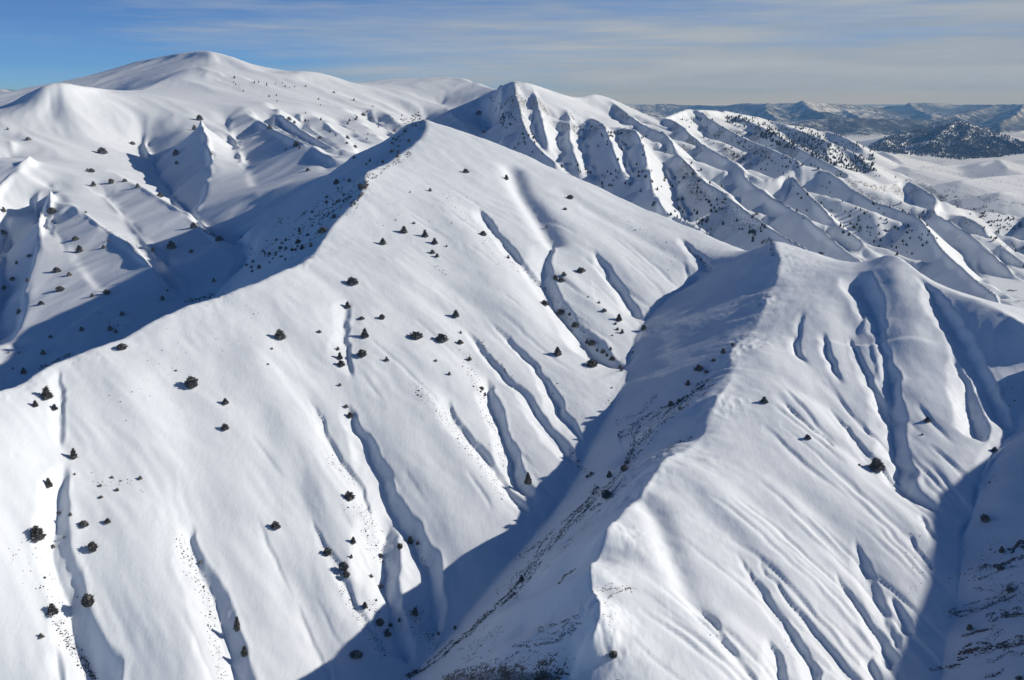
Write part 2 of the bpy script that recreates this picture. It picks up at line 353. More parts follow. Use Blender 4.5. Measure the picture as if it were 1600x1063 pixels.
ROWI = np.arange(NROW, dtype=float)
def gidx(x, y):
    r = np.hypot(x, y); th = np.arctan2(x, y)
    return np.interp(np.log(r), LR, ROWI), (th - TH0) / (TH1 - TH0) * (NCOL - 1)
def height(H, x, y):
    fi, fj = gidx(np.asarray(x, float), np.asarray(y, float)); return bilin(H, fi, fj)

def vis_table(H):
    return np.maximum.accumulate(H / ROWS[:, None], axis=0)

def cast(H, V, px, py):
    """first terrain point seen through a pixel"""
    dx, dy, dz = ray(px, py); hy = math.hypot(dx, dy); th = math.atan2(dx, dy); s = dz / hy
    fj = (th - TH0) / (TH1 - TH0) * (NCOL - 1); j = int(min(max(fj, 0), NCOL - 2)); v = min(max(fj - j, 0), 1)
    col = V[:, j] * (1 - v) + V[:, j + 1] * v
    i = int(np.searchsorted(col, s))
    if i >= NROW: return None
    if i == 0: r = ROWS[0]
    else:
        c0, c1 = col[i - 1], col[i]; t = (s - c0) / (c1 - c0 + 1e-12); r = ROWS[i - 1] + t * (ROWS[i] - ROWS[i - 1])
    return (r * dx / hy, r * dy / hy, r * s)

def membrane(H, edge_r):
    """slopes between the ridge and valley lines of the foreground: Laplace surface through the lines"""
    lg = np.linspace(math.log(R0), math.log(5000), 1345); tg = np.linspace(TH0, TH1, 1081)
    lines = []
    for L in [RIDGE_A, RIDGE_B, RIDGE_P, RIDGE_C, RIDGE_R, VALLEY_D, VALLEY_F, FOOT] + MR + MV:
        lines.append(dens(smooth_line([P(*p) for p in L], 1), .6))
    lines.append(dens(RIDGE_G, 1.0))
    pts = np.concatenate(lines)
    pl, pt = np.log(np.hypot(pts[:, 0], pts[:, 1])), np.arctan2(pts[:, 0], pts[:, 1])
    # back field on the same grid
    fi = np.interp(lg, LR, ROWI)[:, None] + 0 * tg[None]; fj = ((tg - TH0) / (TH1 - TH0) * (NCOL - 1))[None] + 0 * lg[:, None]
    back = bilin(H, fi, fj)
    er = np.interp(tg, *edge_r)
    out = (lg[:, None] > np.log(er)[None])
    Z = None
    for lev in (32, 16, 8, 4, 2, 1):
        ll = np.linspace(lg[0], lg[-1], 1344 // lev + 1)
        tt = np.linspace(TH0, TH1, 1080 // lev + 1)
        dl, dt = ll[1] - ll[0], tt[1] - tt[0]
        A = np.zeros((len(ll), len(tt))); W = A * 0
        ii = np.rint((pl - ll[0]) / dl).astype(int); jj = np.rint((pt - TH0) / dt).astype(int)
        ok = (ii >= 0) & (ii < len(ll)) & (jj >= 0) & (jj < len(tt))
        np.add.at(A, (ii[ok], jj[ok]), pts[ok, 2]); np.add.at(W, (ii[ok], jj[ok]), 1)
        fi2 = (ll - lg[0]) / (lg[1] - lg[0]); fj2 = (tt - TH0) / (tg[1] - tg[0])
        FI = fi2[:, None] + 0 * tt[None]; FJ = fj2[None] + 0 * ll[:, None]
        bk = bilin(back, FI, FJ); o = bilin(out.astype(float), FI, FJ) > .5
        fix = (W > 0) & ~o
        if Z is None: Z = np.full(A.shape, -180.0)
        else:
            fi3 = (ll - lg[0]) / (pll[1] - pll[0]); fj3 = (tt - TH0) / (ptt[1] - ptt[0])
            Z = bilin(Z, fi3[:, None] + 0 * tt[None], fj3[None] + 0 * ll[:, None])
        Z[fix] = (A / np.maximum(W, 1))[fix]; Z[o] = bk[o]
        hard = fix | o
        wl, wt = 1 / dl ** 2, 1 / dt ** 2; om = 1.6
        I, J = np.indices(Z.shape); red = ((I + J) % 2 == 0)
        for it in range(60 if lev > 2 else (34 if lev > 1 else 14)):
            for par in (red, ~red):
                Zp = np.pad(Z, 1, mode='edge')
                # reflect slope at the near and side rims
                nb = ((Zp[2:, 1:-1] + Zp[:-2, 1:-1]) * wl + (Zp[1:-1, 2:] + Zp[1:-1, :-2]) * wt) / (2 * (wl + wt))
                m = par & ~hard
                Z[m] += om * (nb[m] - Z[m])
        pll, ptt = ll, tt
    Z = Z[:, :]
    Z = blur(Z, 1)
    i1 = np.searchsorted(ROWS, 5000)
    fi = (LR[:i1] - lg[0]) / (lg[1] - lg[0]); fj = (TH - TH0) / (tg[1] - tg[0])
    M = bilin(Z, fi[:, None] + 0 * TH[None], fj[None] + 0 * fi[:, None])
    eF = np.interp(TH, *edge_r)
    inside = ROWS[:i1, None] < eF[None]
    H[:i1] = np.where(inside, M, H[:i1])
    return H

def grad(H):
    dr = np.gradient(H, axis=0) / np.gradient(ROWS)[:, None]
    dt = np.gradient(H, axis=1) / (TH[1] - TH[0]) / ROWS[:, None]
    return dr * ST + dt * CT, dr * CT - dt * ST

def carve(H, px_line, w0, w1, dep, lf, V):
    pts = [cast(H, V, *p) if p[1] < 1063 or True else None for p in px_line]
    pts = [p for p in pts if p is not None]
    line = smooth_line(pts, 2)[:, :2]
    seg = np.hypot(*(line[1:] - line[:-1]).T); cum = np.concatenate([[0], np.cumsum(seg)]); tot = cum[-1]
    wmax = max(w0, w1) * (1 + lf) + 3
    x0, y0 = line.min(0) - wmax; x1, y1 = line.max(0) + wmax
    i0, i1, j0, j1 = window(x0, x1, max(50, y0), y1)
    X = GX[i0:i1, j0:j1]; Y = GY[i0:i1, j0:j1]
    dep = .86 * dep * (1 + .3 * fbm(X / 40, Y / 40, 2, 19))
    wx = X + 1.3 * vnoise(X / 9, Y / 9, 5) + .6 * vnoise(X / 3.5, Y / 3.5, 6); wy = Y + 1.3 * vnoise(X / 9, Y / 9, 9)
    best = np.full(X.shape, 1e9); S = best * 0; Tt = best * 0
    for k in range(len(line) - 1):
        a, b = line[k], line[k + 1]; ex, ey = b - a; L2 = ex * ex + ey * ey + 1e-9
        t = np.clip(((wx - a[0]) * ex + (wy - a[1]) * ey) / L2, 0, 1)
        dx = wx - a[0] - t * ex; dy = wy - a[1] - t * ey; d = np.hypot(dx, dy)
        m = d < best
        best = np.where(m, d, best); S = np.where(m, np.sign(ex * dy - ey * dx), S); Tt = np.where(m, (cum[k] + t * seg[k]) / tot, Tt)
    w = .84 * (w0 + (w1 - w0) * Tt) * (1 + .28 * vnoise(X / 23 + w0 * 7, Y / 23, 15))
    w = w * (.35 + .65 * np.clip(Tt / .22, 0, 1) ** .8) * (.45 + .55 * np.clip((1 - Tt) / .12, 0, 1))
    env = np.clip(Tt / .10, 0, 1) * np.clip((1 - Tt) / .08 + .2, 0, 1)
    # gullies run towards the viewer, so the right-hand wall in the picture lies to the LEFT of the direction of travel
    right = S > 0
    lfv = lf * (1 + .3 * vnoise(X / 31, Y / 31 + w1, 17))
    q = np.where(right, best / w, best / (w * lfv))
    p = np.clip(1 - q, 0, 1)
    prof = np.where(right, p * .8 + .2 * p * p * (3 - 2 * p), p ** 1.35)
    rim = np.exp(-((q - 1.05) / .3) ** 2) * np.where(right, .06, .02)
    H[i0:i1, j0:j1] += (-dep * w * prof + rim * w) * env
    return H

def swell(H, px_line, rad, amp, V):
    pts = [cast(H, V, *p) for p in px_line]; line = smooth_line([p for p in pts if p is not None], 1)[:, :2]
    x0, y0 = line.min(0) - rad * 2.2; x1, y1 = line.max(0) + rad * 2.2
    i0, i1, j0, j1 = window(x0, x1, max(50, y0), y1)
    X = GX[i0:i1, j0:j1]; Y = GY[i0:i1, j0:j1]; best = np.full(X.shape, 1e9)
    for a, b in zip(line[:-1], line[1:]):
        ex, ey = b - a; t = np.clip(((X - a[0]) * ex + (Y - a[1]) * ey) / (ex * ex + ey * ey + 1e-9), 0, 1)
        best = np.minimum(best, np.hypot(X - a[0] - t * ex, Y - a[1] - t * ey))
    H[i0:i1, j0:j1] += amp * np.exp(-(best / rad) ** 2)
    return H

def near_crest(H, line, rad, amp):
    x0, y0 = line.min(0) - rad * 2.2; x1, y1 = line.max(0) + rad * 2.2
    i0, i1, j0, j1 = window(x0, x1, max(50, y0), y1); X = GX[i0:i1, j0:j1]; Y = GY[i0:i1, j0:j1]; best = np.full(X.shape, 1e9)
    for a, b in zip(line[:-1], line[1:]):
        ex, ey = b - a; t = np.clip(((X - a[0]) * ex + (Y - a[1]) * ey) / (ex * ex + ey * ey + 1e-9), 0, 1)
        best = np.minimum(best, np.hypot(X - a[0] - t * ex, Y - a[1] - t * ey))
    n = fbm(X / 17, Y / 9, 3, 501) * .8 + (1 - np.abs(fbm(X / 5.5, Y / 5.5, 3, 511)) * 3) * .35 * np.clip(.5 + 2 * fbm(X / 30, Y / 30, 2, 77), 0, 1)
    H[i0:i1, j0:j1] += amp * n * np.exp(-(best / rad) ** 2)

FLUTE_AREAS = [   # pixel polygon-ish boxes, count, length m, width m
 ((1020,760,1400,1000), 30, (30, 110), (.8, 2.2)), ((1180,560,1480,760), 26, (30, 90), (.9, 2.2)), ((1230,430,1380,560), 8, (40, 90), (1.5, 3)),
 ((20,640,620,1000), 9, (25, 80), (.5, 1.2)), ((560,440,880,740), 12, (25, 80), (.7, 1.4)), ((820,320,1080,460), 14, (30, 90), (1, 2.4)), ((600,280,760,420), 6, (30, 80), (1, 2)), ((960,900,1130,1063), 8, (25, 60), (.6, 1.4)),
]
def flutes(H, V):
    rn = np.random.RandomState(42); S = blur(H, 3); gx, gy = grad(S)
    for (x0, y0, x1, y1), n, (la, lb), (wa, wb) in FLUTE_AREAS:
        for _ in range(n):
            p = cast(H, V, rn.uniform(x0, x1), rn.uniform(y0, y1))
            if p is None or math.hypot(p[0], p[1]) > 1200: continue
            x, y = p[0], p[1]; L_ = rn.uniform(la, lb); pts = [(x, y)]
            for k in range(int(L_ / 4)):
                fi, fj = gidx(np.array([x]), np.array([y])); a = float(bilin(gx, fi, fj)[0]); b = float(bilin(gy, fi, fj)[0]); m = math.hypot(a, b) + 1e-6
                x -= a / m * 4; y -= b / m * 4; pts.append((x, y))
            if len(pts) < 4: continue
            w = max(1.15, rn.uniform(wa, wb)); groove(H, np.array(pts), w, w * rn.uniform(.35, .75), rn.uniform(1.6, 3.2))

def swale(H, g, V, gx, gy):
    pts = [cast(H, V, *p) for p in g[0]]; pts = [p[:2] for p in pts if p is not None]
    if len(pts) < 2: return
    w = max(g[1], g[2]); x, y = pts[0]; up = []
    for k in range(0 if g[0][0][1] < 440 or g[0][0][1] == 575 else int(min(24, 8 + w * 2))):
        fi, fj = gidx(np.array([x]), np.array([y])); a = float(bilin(gx, fi, fj)[0]); b = float(bilin(gy, fi, fj)[0]); m = math.hypot(a, b) + 1e-6
        if m < .22 or (k > 0 and (a / m) * pa + (b / m) * pb < .8): break
        pa, pb = a / m, b / m; x += a / m * 4; y += b / m * 4; up.append((x, y))
    line = smooth_line(up[::-1] + pts, 1); rad = 3 + w * 1.9; dep = .25 * w + .7
    x0, y0 = line.min(0) - rad * 2.2; x1, y1 = line.max(0) + rad * 2.2
    i0, i1, j0, j1 = window(x0, x1, max(50, y0), y1); X = GX[i0:i1, j0:j1]; Y = GY[i0:i1, j0:j1]; best = np.full(X.shape, 1e9); T_ = best * 0; n = len(line) - 1
    for k in range(n):
        a, b = line[k], line[k + 1]; ex, ey = b - a; t = np.clip(((X - a[0]) * ex + (Y - a[1]) * ey) / (ex * ex + ey * ey + 1e-9), 0, 1)
        d = np.hypot(X - a[0] - t * ex, Y - a[1] - t * ey); m = d < best; best = np.where(m, d, best); T_ = np.where(m, (k + t) / n, T_)
    H[i0:i1, j0:j1] -= dep * np.exp(-(best / rad / (.55 + .45 * T_)) ** 2) * np.clip(T_ * 2.2, 0, 1) * np.clip((1 - T_) * 5 + .3, 0, 1)

def groove(H, line, w, dep, lf):
    m_ = w * (1 + lf) + 2; x0, y0 = line.min(0) - m_; x1, y1 = line.max(0) + m_
    i0, i1, j0, j1 = window(x0, x1, max(50, y0), y1); X = GX[i0:i1, j0:j1]; Y = GY[i0:i1, j0:j1]
    if X.size == 0: return
    X = X + 1.0 * vnoise(X / 8, Y / 8, 5); best = np.full(X.shape, 1e9); S = best * 0; T_ = best * 0; n = len(line) - 1
    for k in range(n):
        a, b = line[k], line[k + 1]; ex, ey = b - a; t = np.clip(((X - a[0]) * ex + (Y - a[1]) * ey) / (ex * ex + ey * ey + 1e-9), 0, 1)
        dx = X - a[0] - t * ex; dy = Y - a[1] - t * ey; d = np.hypot(dx, dy); m = d < best
        best = np.where(m, d, best); S = np.where(m, np.sign(ex * dy - ey * dx), S); T_ = np.where(m, (k + t) / n, T_)
    q = np.where(S > 0, best / w, best / (w * lf)); p = np.clip(1 - q, 0, 1)
    H[i0:i1, j0:j1] -= dep * np.where(S > 0, p, p ** 1.4) * np.sin(np.pi * np.clip(T_, 0, 1) ** .8) ** .8

def build_height():
    H = np.interp(LR, [math.log(500), math.log(1300), math.log(3200), math.log(9000), math.log(52000)], [-215, -225, -300, -305, -330])[:, None] + 0 * GX
    H = H + 6 * fbm(GX / 500, GY / 500, 3, 2) * np.clip((ROWS[:, None] - 800) / 1500, 0, 1)
    rn = np.random.RandomState(8); kids = []
    for line, slope in T:
        far_ = line[0][1] > 8000
        if not (line[0][0] > -100 and line[0][1] > 1500): continue
        if line[0][1] > 5200 and not far_: continue
        L = np.array(smooth_line(line, 1)); seg = np.hypot(*(L[1:, :2] - L[:-1, :2]).T); cum = np.concatenate([[0], np.cumsum(seg)]); s_ = rn.uniform(40, 160) * (8 if far_ else 1)
        while s_ < cum[-1]:
            p = np.array([np.interp(s_, cum, L[:, k]) for k in range(3)]); q = np.array([np.interp(min(s_ + 20, cum[-1]), cum, L[:, k]) for k in range(3)])
            t = (q - p)[:2]; t /= np.hypot(*t) + 1e-6; sd = rn.choice([-1, 1], p=[.45, .55]); a = rn.uniform(.6, 1.25) * sd
            d = np.array([t[0] * math.cos(a) - t[1] * math.sin(a), t[0] * math.sin(a) + t[1] * math.cos(a)])
            ln = rn.uniform(60, 230) * (7 if far_ else (1 + max(0, p[1] - 2000) / 2500)); fall = rn.uniform(.30, .46) * (.55 if far_ else 1)
            bend = rn.uniform(-.35, .35); c, s2 = math.cos(bend), math.sin(bend); d2 = np.array([d[0] * c - d[1] * s2, d[0] * s2 + d[1] * c])
            m = p[:2] + d * ln * .5; e = m + d2 * ln * .5
            kids.append(([tuple(p - [0, 0, 3]), (m[0], m[1], p[2] - 3 - ln * .5 * fall * .8), (e[0], e[1], p[2] - 3 - ln * fall)], (.8, .8) if not far_ else (.36, .36)))
            s_ += rn.uniform(70, 260) * (8 if far_ else (1 + max(0, p[1] - 2000) / 2500))
    for line, slope in T + kids:
        L = smooth_line(line, 1)
        tent(H, L, slope, base=-300 if L[:, 1].max() > 1500 else -240)
    ex = [math.atan2(*ray(px, 200)[:2]) for px, d in BACK_EDGE]
    H = membrane(H, (np.array(ex), np.array([d for _, d in BACK_EDGE], float)))
    n = np.searchsorted(ROWS, R1)
    H = blur(H, 1)
    # region masks
    R = ROWS[:, None]
    FE = [(-500,500),(-150,560),(0,650),(120,720),(250,790),(368,930),(412,1070),(545,1170),(640,1300),(800,1340),(900,1330),(1100,1200),(1250,1130),(1600,1000),(2500,900)]
    edge = np.interp(TH, [math.atan2(*ray(px, 200)[:2]) for px, d in FE], [d for _, d in FE])[None]
    fg = 1 / (1 + np.exp(np.clip((R - edge) / 30, -40, 40)))
    mass = (1 - fg) / (1 + np.exp(np.clip((TH[None] - math.radians(-2)) / .02, -40, 40))) + 0 * R
    gx, gy = grad(blur(H, 6)); sl = np.hypot(gx, gy)
    far = np.clip((R - 5000) / 3000, 0, 1)
    # erosion cut, coarse to fine
    octs = [(620, 60, 0, far * 1.6), (190, 12, 11, (1 - fg) * np.where(mass > .5, .85, .55 + .45 * far)), (85, 4.5, 23, (1 - fg) * (.85 - far * .4) * (1 + .5 * mass)), (42, 1.8, 31, (1 - fg) + (.28 + .4 * (GX > 60)) * fg), (19, .7, 47, (1 - fg) + .4 * fg), (8.5, .25, 53, (.7 + 0 * R) * (R < 2500))]
    warp = 12
    wx = GX + warp * fbm(GX / 60, GY / 60, 2, 71); wy = GY + warp * fbm(GX / 60, GY / 60, 2, 77)
    for lam, amp, s, mask in octs:
        rows = np.where((np.asarray(mask).max(axis=1) > .01))[0] if np.ndim(mask) else np.arange(NROW)
        a, b = rows.min(), rows.max() + 1
        e, ex_, ey_ = erosion(wx[a:b], wy[a:b], gx[a:b], gy[a:b], lam, s)
        m = np.broadcast_to(mask, H.shape)[a:b]
        k = amp * m * np.clip(sl[a:b] / .5, 0, 1.2) * (.55 + .45 * vnoise(GX[a:b] / lam / 2.3, GY[a:b] / lam / 2.3, s + 5))
        sharp = (((e.clip(-1, 1) + 1) * .5) ** 1.7) * 2 - 1
        e = e * fg[a:b] + sharp * (1 - fg[a:b])
        H[a:b] += k * (e - .3)
        gx[a:b] += k * ex_ * .6; gy[a:b] += k * ey_ * .6
    for L, rad, amp in ((RIDGE_C, 12, 1.1), (RIDGE_A, 8, .8), (RIDGE_R, 7, .6), (RIDGE_B, 7, .5)):
        near_crest(H, smooth_line([P(*p) for p in L], 1)[:, :2], rad, amp)
    near_crest(H, smooth_line([P(*p) for p in RIDGE_C], 1)[:, :2], 38, .55)
    V = vis_table(H)
    flutes(H, V)
    for args in SWELLS: swell(H, *args, V)
    S = blur(H, 4); gsx, gsy = grad(S)
    for g in GULLIES: swale(H, g, V, gsx, gsy)
    V = vis_table(H)
    for g in GULLIES: carve(H, *g, V)
    H = H + (.35 * fbm(GX / 14, GY / 14, 3, 91) + 1.3 * fbm(GX / 62, GY / 62, 2, 93)) * fg
    return H, fg
# ---------------------------------------------------------------- what stands on the snow: pixel x, pixel y of the foot, width, height in pixels
TREES = [
 # the sunny face below the middle peak
 (631,364,11,12,'cone','larger cone-shaped juniper, left of the close pair high on the sunny face'),
 (598,382,10,11,'cone','cone-shaped juniper lowest and leftmost of the highest cluster on the sunny face'),
 (664,370,9,12,'spire','pointed juniper heading the short downhill row high on the sunny face'),
 (679,381,9,10,'spire','juniper second in the short downhill row high on the sunny face'),
 (676,396,8,7,'clump','low juniper third in the downhill row below the middle peak'),
 (683,402,7,7,'cone','small juniper last in the downhill row below the middle peak'),
 (647,350,5,4,'shrub','tiny dark bush just above the highest cluster on the sunny face'),
 (698,386,4,4,'cone','tiny pointed juniper right of the short downhill row below the middle peak'),
 (672,299,6,6,'cone','small pointed juniper alone on bright snow, nearest below the middle summit'),
 (641,301,3,3,'cone','speck of a juniper left of the one nearest below the middle summit'),
 (728,270,9,7,'clump','low dark juniper with blue shadow on the right shoulder below the middle summit'),
 (791,281,7,9,'cone','small juniper throwing a long thin shadow at the head of the upper hollow'),
 (755,368,10,8,'shrub','slanting dark bush on the rim of the uppermost shaded gully'),
 (794,404,5,6,'cone','small pointed juniper beside the uppermost gully, below the slanting bush'),
 (854,356,4,5,'spire','thin juniper with long shadow on the spur under the upper hollow'),
 (891,311,9,7,'round','round juniper on the smooth bright right shoulder of the middle mountain'),
 (883,328,6,4,'shrub','small flat bush just below the round juniper on the right shoulder'),
 (551,444,18,12,'clump','wide clumped juniper alone on the sunny face near the bend of the crest'),
 (543,481,9,11,'spire','juniper with long blue shadow below the wide clump near the crest bend'),
 (565,499,9,5,'shrub','flat little bush right of the juniper below the wide clump'),
 (597,499,8,9,'round','round juniper at the top of a thin crease in the middle of the face'),
 (570,527,11,16,'spire','tall ragged juniper with long shadow, above the round dark one at mid face'),
 (499,520,7,5,'shrub','small low bush alone between two broad junipers on the sunny face'),
 (438,529,15,16,'clump','big bushy juniper alone, left of mid face, with pale blue shadow'),
 (651,529,18,12,'round','broad rounded juniper, left of two broad ones at mid face'),
 (690,533,18,13,'clump','broad spiky juniper, right of two broad ones at mid face'),
 (712,495,10,12,'spire','ragged upright juniper above the broad spiky one at mid face'),
 (719,537,9,7,'clump','small juniper immediately right of the broad spiky one'),
 (720,521,5,5,'cone','tiny pointed juniper between the ragged upright and the small one below it'),
 (528,547,6,6,'cone','small juniper topping a stacked pair on the left bank of a soft gully'),
 (531,561,8,12,'spire','narrow juniper, upper of the overlapping stacked pair by a soft gully'),
 (533,572,11,10,'clump','bushy juniper, lower of the overlapping stacked pair by a soft gully'),
 (566,557,13,12,'round','dense dark round juniper at mid face, just right of the soft gully'),
 (604,564,7,8,'spire','small ragged juniper right of the dense dark round one'),
 (531,603,6,5,'cone','tiny juniper below the stacked pair by the soft gully'),
 (702,586,6,6,'cone','tiny juniper alone above the heads of the shaded gullies'),
 (681,565,5,4,'shrub','tiny leaning bush up and left of the one above the gully heads'),
 (425,546,5,4,'cone','tiny juniper just below the big bushy one left of mid face'),
 (419,570,4,3,'shrub','speck of a bush under the tiny one left of mid face'),
 (541,637,7,6,'shrub','snow-dusted bush at the very head of the long middle gully'),
 (547,652,9,9,'clump','thin snowy juniper on the left lip near the head of the middle gully'),
 (734,563,7,7,'shrub','pale twiggy bush on the stony rib beside the third gully'),
 (191,546,13,10,'round','dark round juniper close under the low end of the main crest'),
 (300,605,17,18,'round','large round juniper with a long shadow high on the lower left slope'),
 (275,580,4,3,'shrub','speck of a bush up and left of the large round juniper'),
 (352,631,10,10,'cone','juniper right of and below the large round one on the left slope'),
 (352,671,11,10,'clump','low bushy juniper straight below its pointed neighbour on the left slope'),
 (73,622,15,19,'spire','tall ragged juniper below the crest at far left, with long shadow'),
 (55,635,8,10,'spire','small thin juniper beside the tall ragged one at far left'),
 (85,640,9,9,'spire','sparse twiggy juniper right of and below the tall ragged one at far left'),
 (115,716,10,17,'cone','dark juniper at the head of the far left gully with a long slanting shadow'),
 (117,742,4,4,'cone','speck of a juniper under the one at the head of the far left gully'),
 (76,760,10,14,'spire','juniper on the left rim of the shaded far left gully'),
 (58,842,21,21,'clump','largest juniper, broad and dark, by the left edge of the photo'),
 (145,861,12,16,'round','dark leaning juniper with blue shadow right of the far left gully'),
 (131,822,13,9,'shrub','pale low bush above the dark leaning juniper'),
 (168,817,9,8,'cone','small juniper right of the pale low bush on the left slope'),
 (92,803,5,5,'shrub','small shaded bush on the left side within the far left gully'),
 (110,806,5,6,'shrub','small shaded bush on the right side within the far left gully'),
 (100,841,4,4,'cone','tiny juniper right beside the end of the upper far left gully'),
 (83,856,6,6,'shrub','small bush in the shade under the largest juniper'),
 (138,946,16,19,'round','dense round juniper on the right bank of the far left gully'),
 (82,958,15,16,'spire','ragged many-tipped juniper left of the far left gully near the bottom'),
 (64,996,8,7,'spire','small spiky juniper below the ragged one in the bottom left corner'),
 (157,760,5,4,'shrub','tiny twiggy bush, left one of a loose line below the left crest'),
 (175,747,5,4,'shrub','tiny rounded bush above a loose line below the left crest'),
 (183,767,6,5,'shrub','tiny twiggy bush, middle one of a loose line below the left crest'),
 (219,749,6,6,'shrub','tiny twiggy bush at the right end of a loose line below the left crest'),
 (158,778,6,4,'shrub','tiny flat bush under the loose line below the left crest'),
 (371,985,9,25,'column','tall columnar juniper standing in the shade of the second gully'),
 (382,1025,9,18,'column','shorter columnar juniper below the tall one in the second gully'),
 (313,880,5,5,'shrub','tiny bush in the shade near the head of the second gully'),
 (431,825,13,12,'clump','bushy juniper alone between the second and third gullies'),
 (546,780,15,14,'clump','wide spiky juniper alone left of the middle gully'),
 (512,867,11,12,'round','dark juniper heading the row along the thin lower gully'),
 (552,849,8,12,'cone','pointed juniper with long shadow right of the row along the thin gully'),
 (549,872,5,7,'cone','thin small juniper just above the dark clump by the thin gully'),
 (537,891,13,15,'round','dark round juniper, upper of a touching pair by the thin gully'),
 (541,902,10,11,'round','smaller round juniper, lower of a touching pair by the thin gully'),
 (570,950,8,11,'cone','pointed juniper in the bend of the thin gully'),
 (594,977,11,12,'round','dark juniper just above the lowest pointed one by the shadow edge'),
 (605,993,11,12,'spire','pointed juniper lowest beside the thin gully near the shadow edge'),
 (610,979,7,6,'shrub','small bush at the gully rim beside the lowest junipers'),
 (595,918,8,7,'spire','small spiky juniper on the left rim of the wide shaded gully'),
 (580,902,6,6,'spire','tiny spiky juniper above the one on the wide gully rim'),
 (588,939,4,4,'cone','speck of a juniper below the spiky one on the wide gully rim'),
 (595,871,6,7,'shrub','small bush high on the left rim of the wide shaded gully'),
 (557,1026,18,10,'shrub','low spreading bush alone near the bottom, left of the shadow edge'),
 (625,857,8,9,'round','round shaded juniper at the top of the wide gully'),
 (641,849,8,13,'column','narrow upright juniper on the rib right of the wide gully'),
 (652,851,6,6,'shrub','small bush beside the narrow upright juniper on the rib'),
 (649,962,10,15,'column','dark upright juniper at the lower end of the sunny rib'),
 (624,971,5,7,'spire','faint thin juniper in the shade inside the wide gully'),
 (711,983,5,7,'shrub','small bush in the shadow just past the foot of the middle gully'),
 (685,992,4,6,'shrub','tiny bush in the shadow below the foot of the middle gully'),
 (825,756,11,21,'cone','tall dark cone juniper standing where the shadow meets the lit rib'),
 (871,555,12,15,'cone','dark cone juniper above the long shadow edge, left of the valley head'),
 (925,573,16,13,'round','wide dark round juniper on the very edge of the big shadow'),
 (925,539,12,9,'clump','wide dark clump at the sunlit tip above the shaded row of trees'),
 (917,537,6,7,'cone','small juniper left of the wide clump at the sunlit tip'),
 (933,549,4,6,'cone','tiny juniper between the sunlit clump and the shaded row'),
 (942,552,8,8,'clump','first juniper of the shaded row running down to the valley floor'),
 (948,557,5,6,'cone','small juniper second in the shaded row above the valley floor'),
 (957,563,9,7,'clump','broad juniper third in the shaded row above the valley floor'),
 (954,547,5,6,'cone','tiny pointed juniper standing above the shaded row'),
 (969,576,7,7,'cone','juniper fourth in the shaded row above the valley floor'),
 (971,580,5,6,'cone','last little juniper of the shaded row above the valley floor'),
 (988,552,4,4,'shrub','tiny lone bush in the shade at the head of the main valley'),
 (956,607,3,3,'shrub','speck of a bush in the shade below the row of trees'),
 (851,477,13,9,'clump','wide dark juniper above the wooded rim of the broad hollow'),
 (876,491,13,9,'clump','dark juniper on the rim of the broad hollow, upper of two'),
 (899,511,12,9,'clump','dark juniper on the rim of the broad hollow, lower of two'),
 (890,493,6,5,'shrub','small shaded bush inside the broad hollow'),
 (908,425,13,8,'clump','flat wide juniper alone on the sunny spur right of the broad hollow'),
 (881,431,8,7,'clump','shaded juniper, topmost of three in the broad hollow'),
 (868,437,7,9,'clump','shaded juniper, left one of three in the broad hollow'),
 (877,440,10,7,'clump','shaded juniper, lowest of three in the broad hollow'),
 (936,474,5,5,'spire','small thin juniper upper on the spur end above the valley head'),
 (944,487,8,6,'clump','small wide juniper middle on the spur end above the valley head'),
 (967,501,9,12,'spire','ragged juniper at the tip of the spur above the valley head'),
 (962,507,5,4,'shrub','small bush at the foot of the ragged juniper on the spur tip'),
 (972,521,6,8,'cone','juniper just inside the shadow under the spur tip'),
 (965,516,5,5,'shrub','tiny bush left of the one under the spur tip'),
 (957,525,3,3,'shrub','speck of a bush leftmost under the spur tip'),
 (1006,515,9,8,'clump','lone dark bushy juniper on the shaded bowl floor'),
 (919,465,3,3,'shrub','speck of a bush on the sunny spur above its wide low neighbour'),
 # the right-hand ridge
 (1092,579,14,10,'clump','wide dark juniper, largest on the shaded flank of the right ridge'),
 (1103,583,7,6,'clump','small juniper below the widest one on the shaded right ridge flank'),
 (1075,602,8,9,'cone','pointed juniper below and left of the widest one on the right ridge flank'),
 (1115,565,7,6,'clump','small dark juniper uphill of the widest one near the right crest'),
 (1130,552,8,9,'clump','dark juniper close under the lit crest of the right ridge'),
 (1145,541,6,6,'round','topmost small juniper touching the lit crest of the right ridge'),
 (1048,635,9,10,'clump','dark juniper left of three among the rock bands under the right crest'),
 (1061,628,6,6,'round','dark juniper top of three among the rock bands under the right crest'),
 (1063,640,8,6,'shrub','low juniper lowest of three among the rock bands under the right crest'),
 (952,746,9,12,'cone','pointed juniper, upper left of those along the rocky line in shade'),
 (975,736,10,11,'round','dark juniper upper right along the rocky line in shade'),
 (980,725,7,6,'round','small round juniper atop the rocky line in shade'),
 (948,778,14,14,'round','largest round juniper beside the rocky line in shade'),
 (924,742,7,6,'clump','small juniper on the shaded valley floor, right of its twin'),
 (918,746,6,5,'clump','small juniper on the shaded valley floor, left of its twin'),
 (815,909,8,12,'cone','dark narrow juniper on the lower rocky line of the shaded flank'),
 (1194,629,11,10,'spire','spiky juniper alone high on the sunny face of the right ridge'),
 (1262,686,9,8,'clump','small spiky juniper alone below a thin crease on the right face'),
 (1369,734,22,20,'clump','broad slanting thicket of juniper, the biggest tree on the right face'),
 (1343,728,4,4,'shrub','tiny round bush left of the broad slanting thicket'),
 (1449,659,10,8,'cone','fan-shaped juniper on the lit rib of the right face'),
 (1441,680,4,3,'shrub','speck of a bush under the fan-shaped juniper'),
 (958,1027,12,11,'round','round juniper on pure white snow at the bottom centre'),
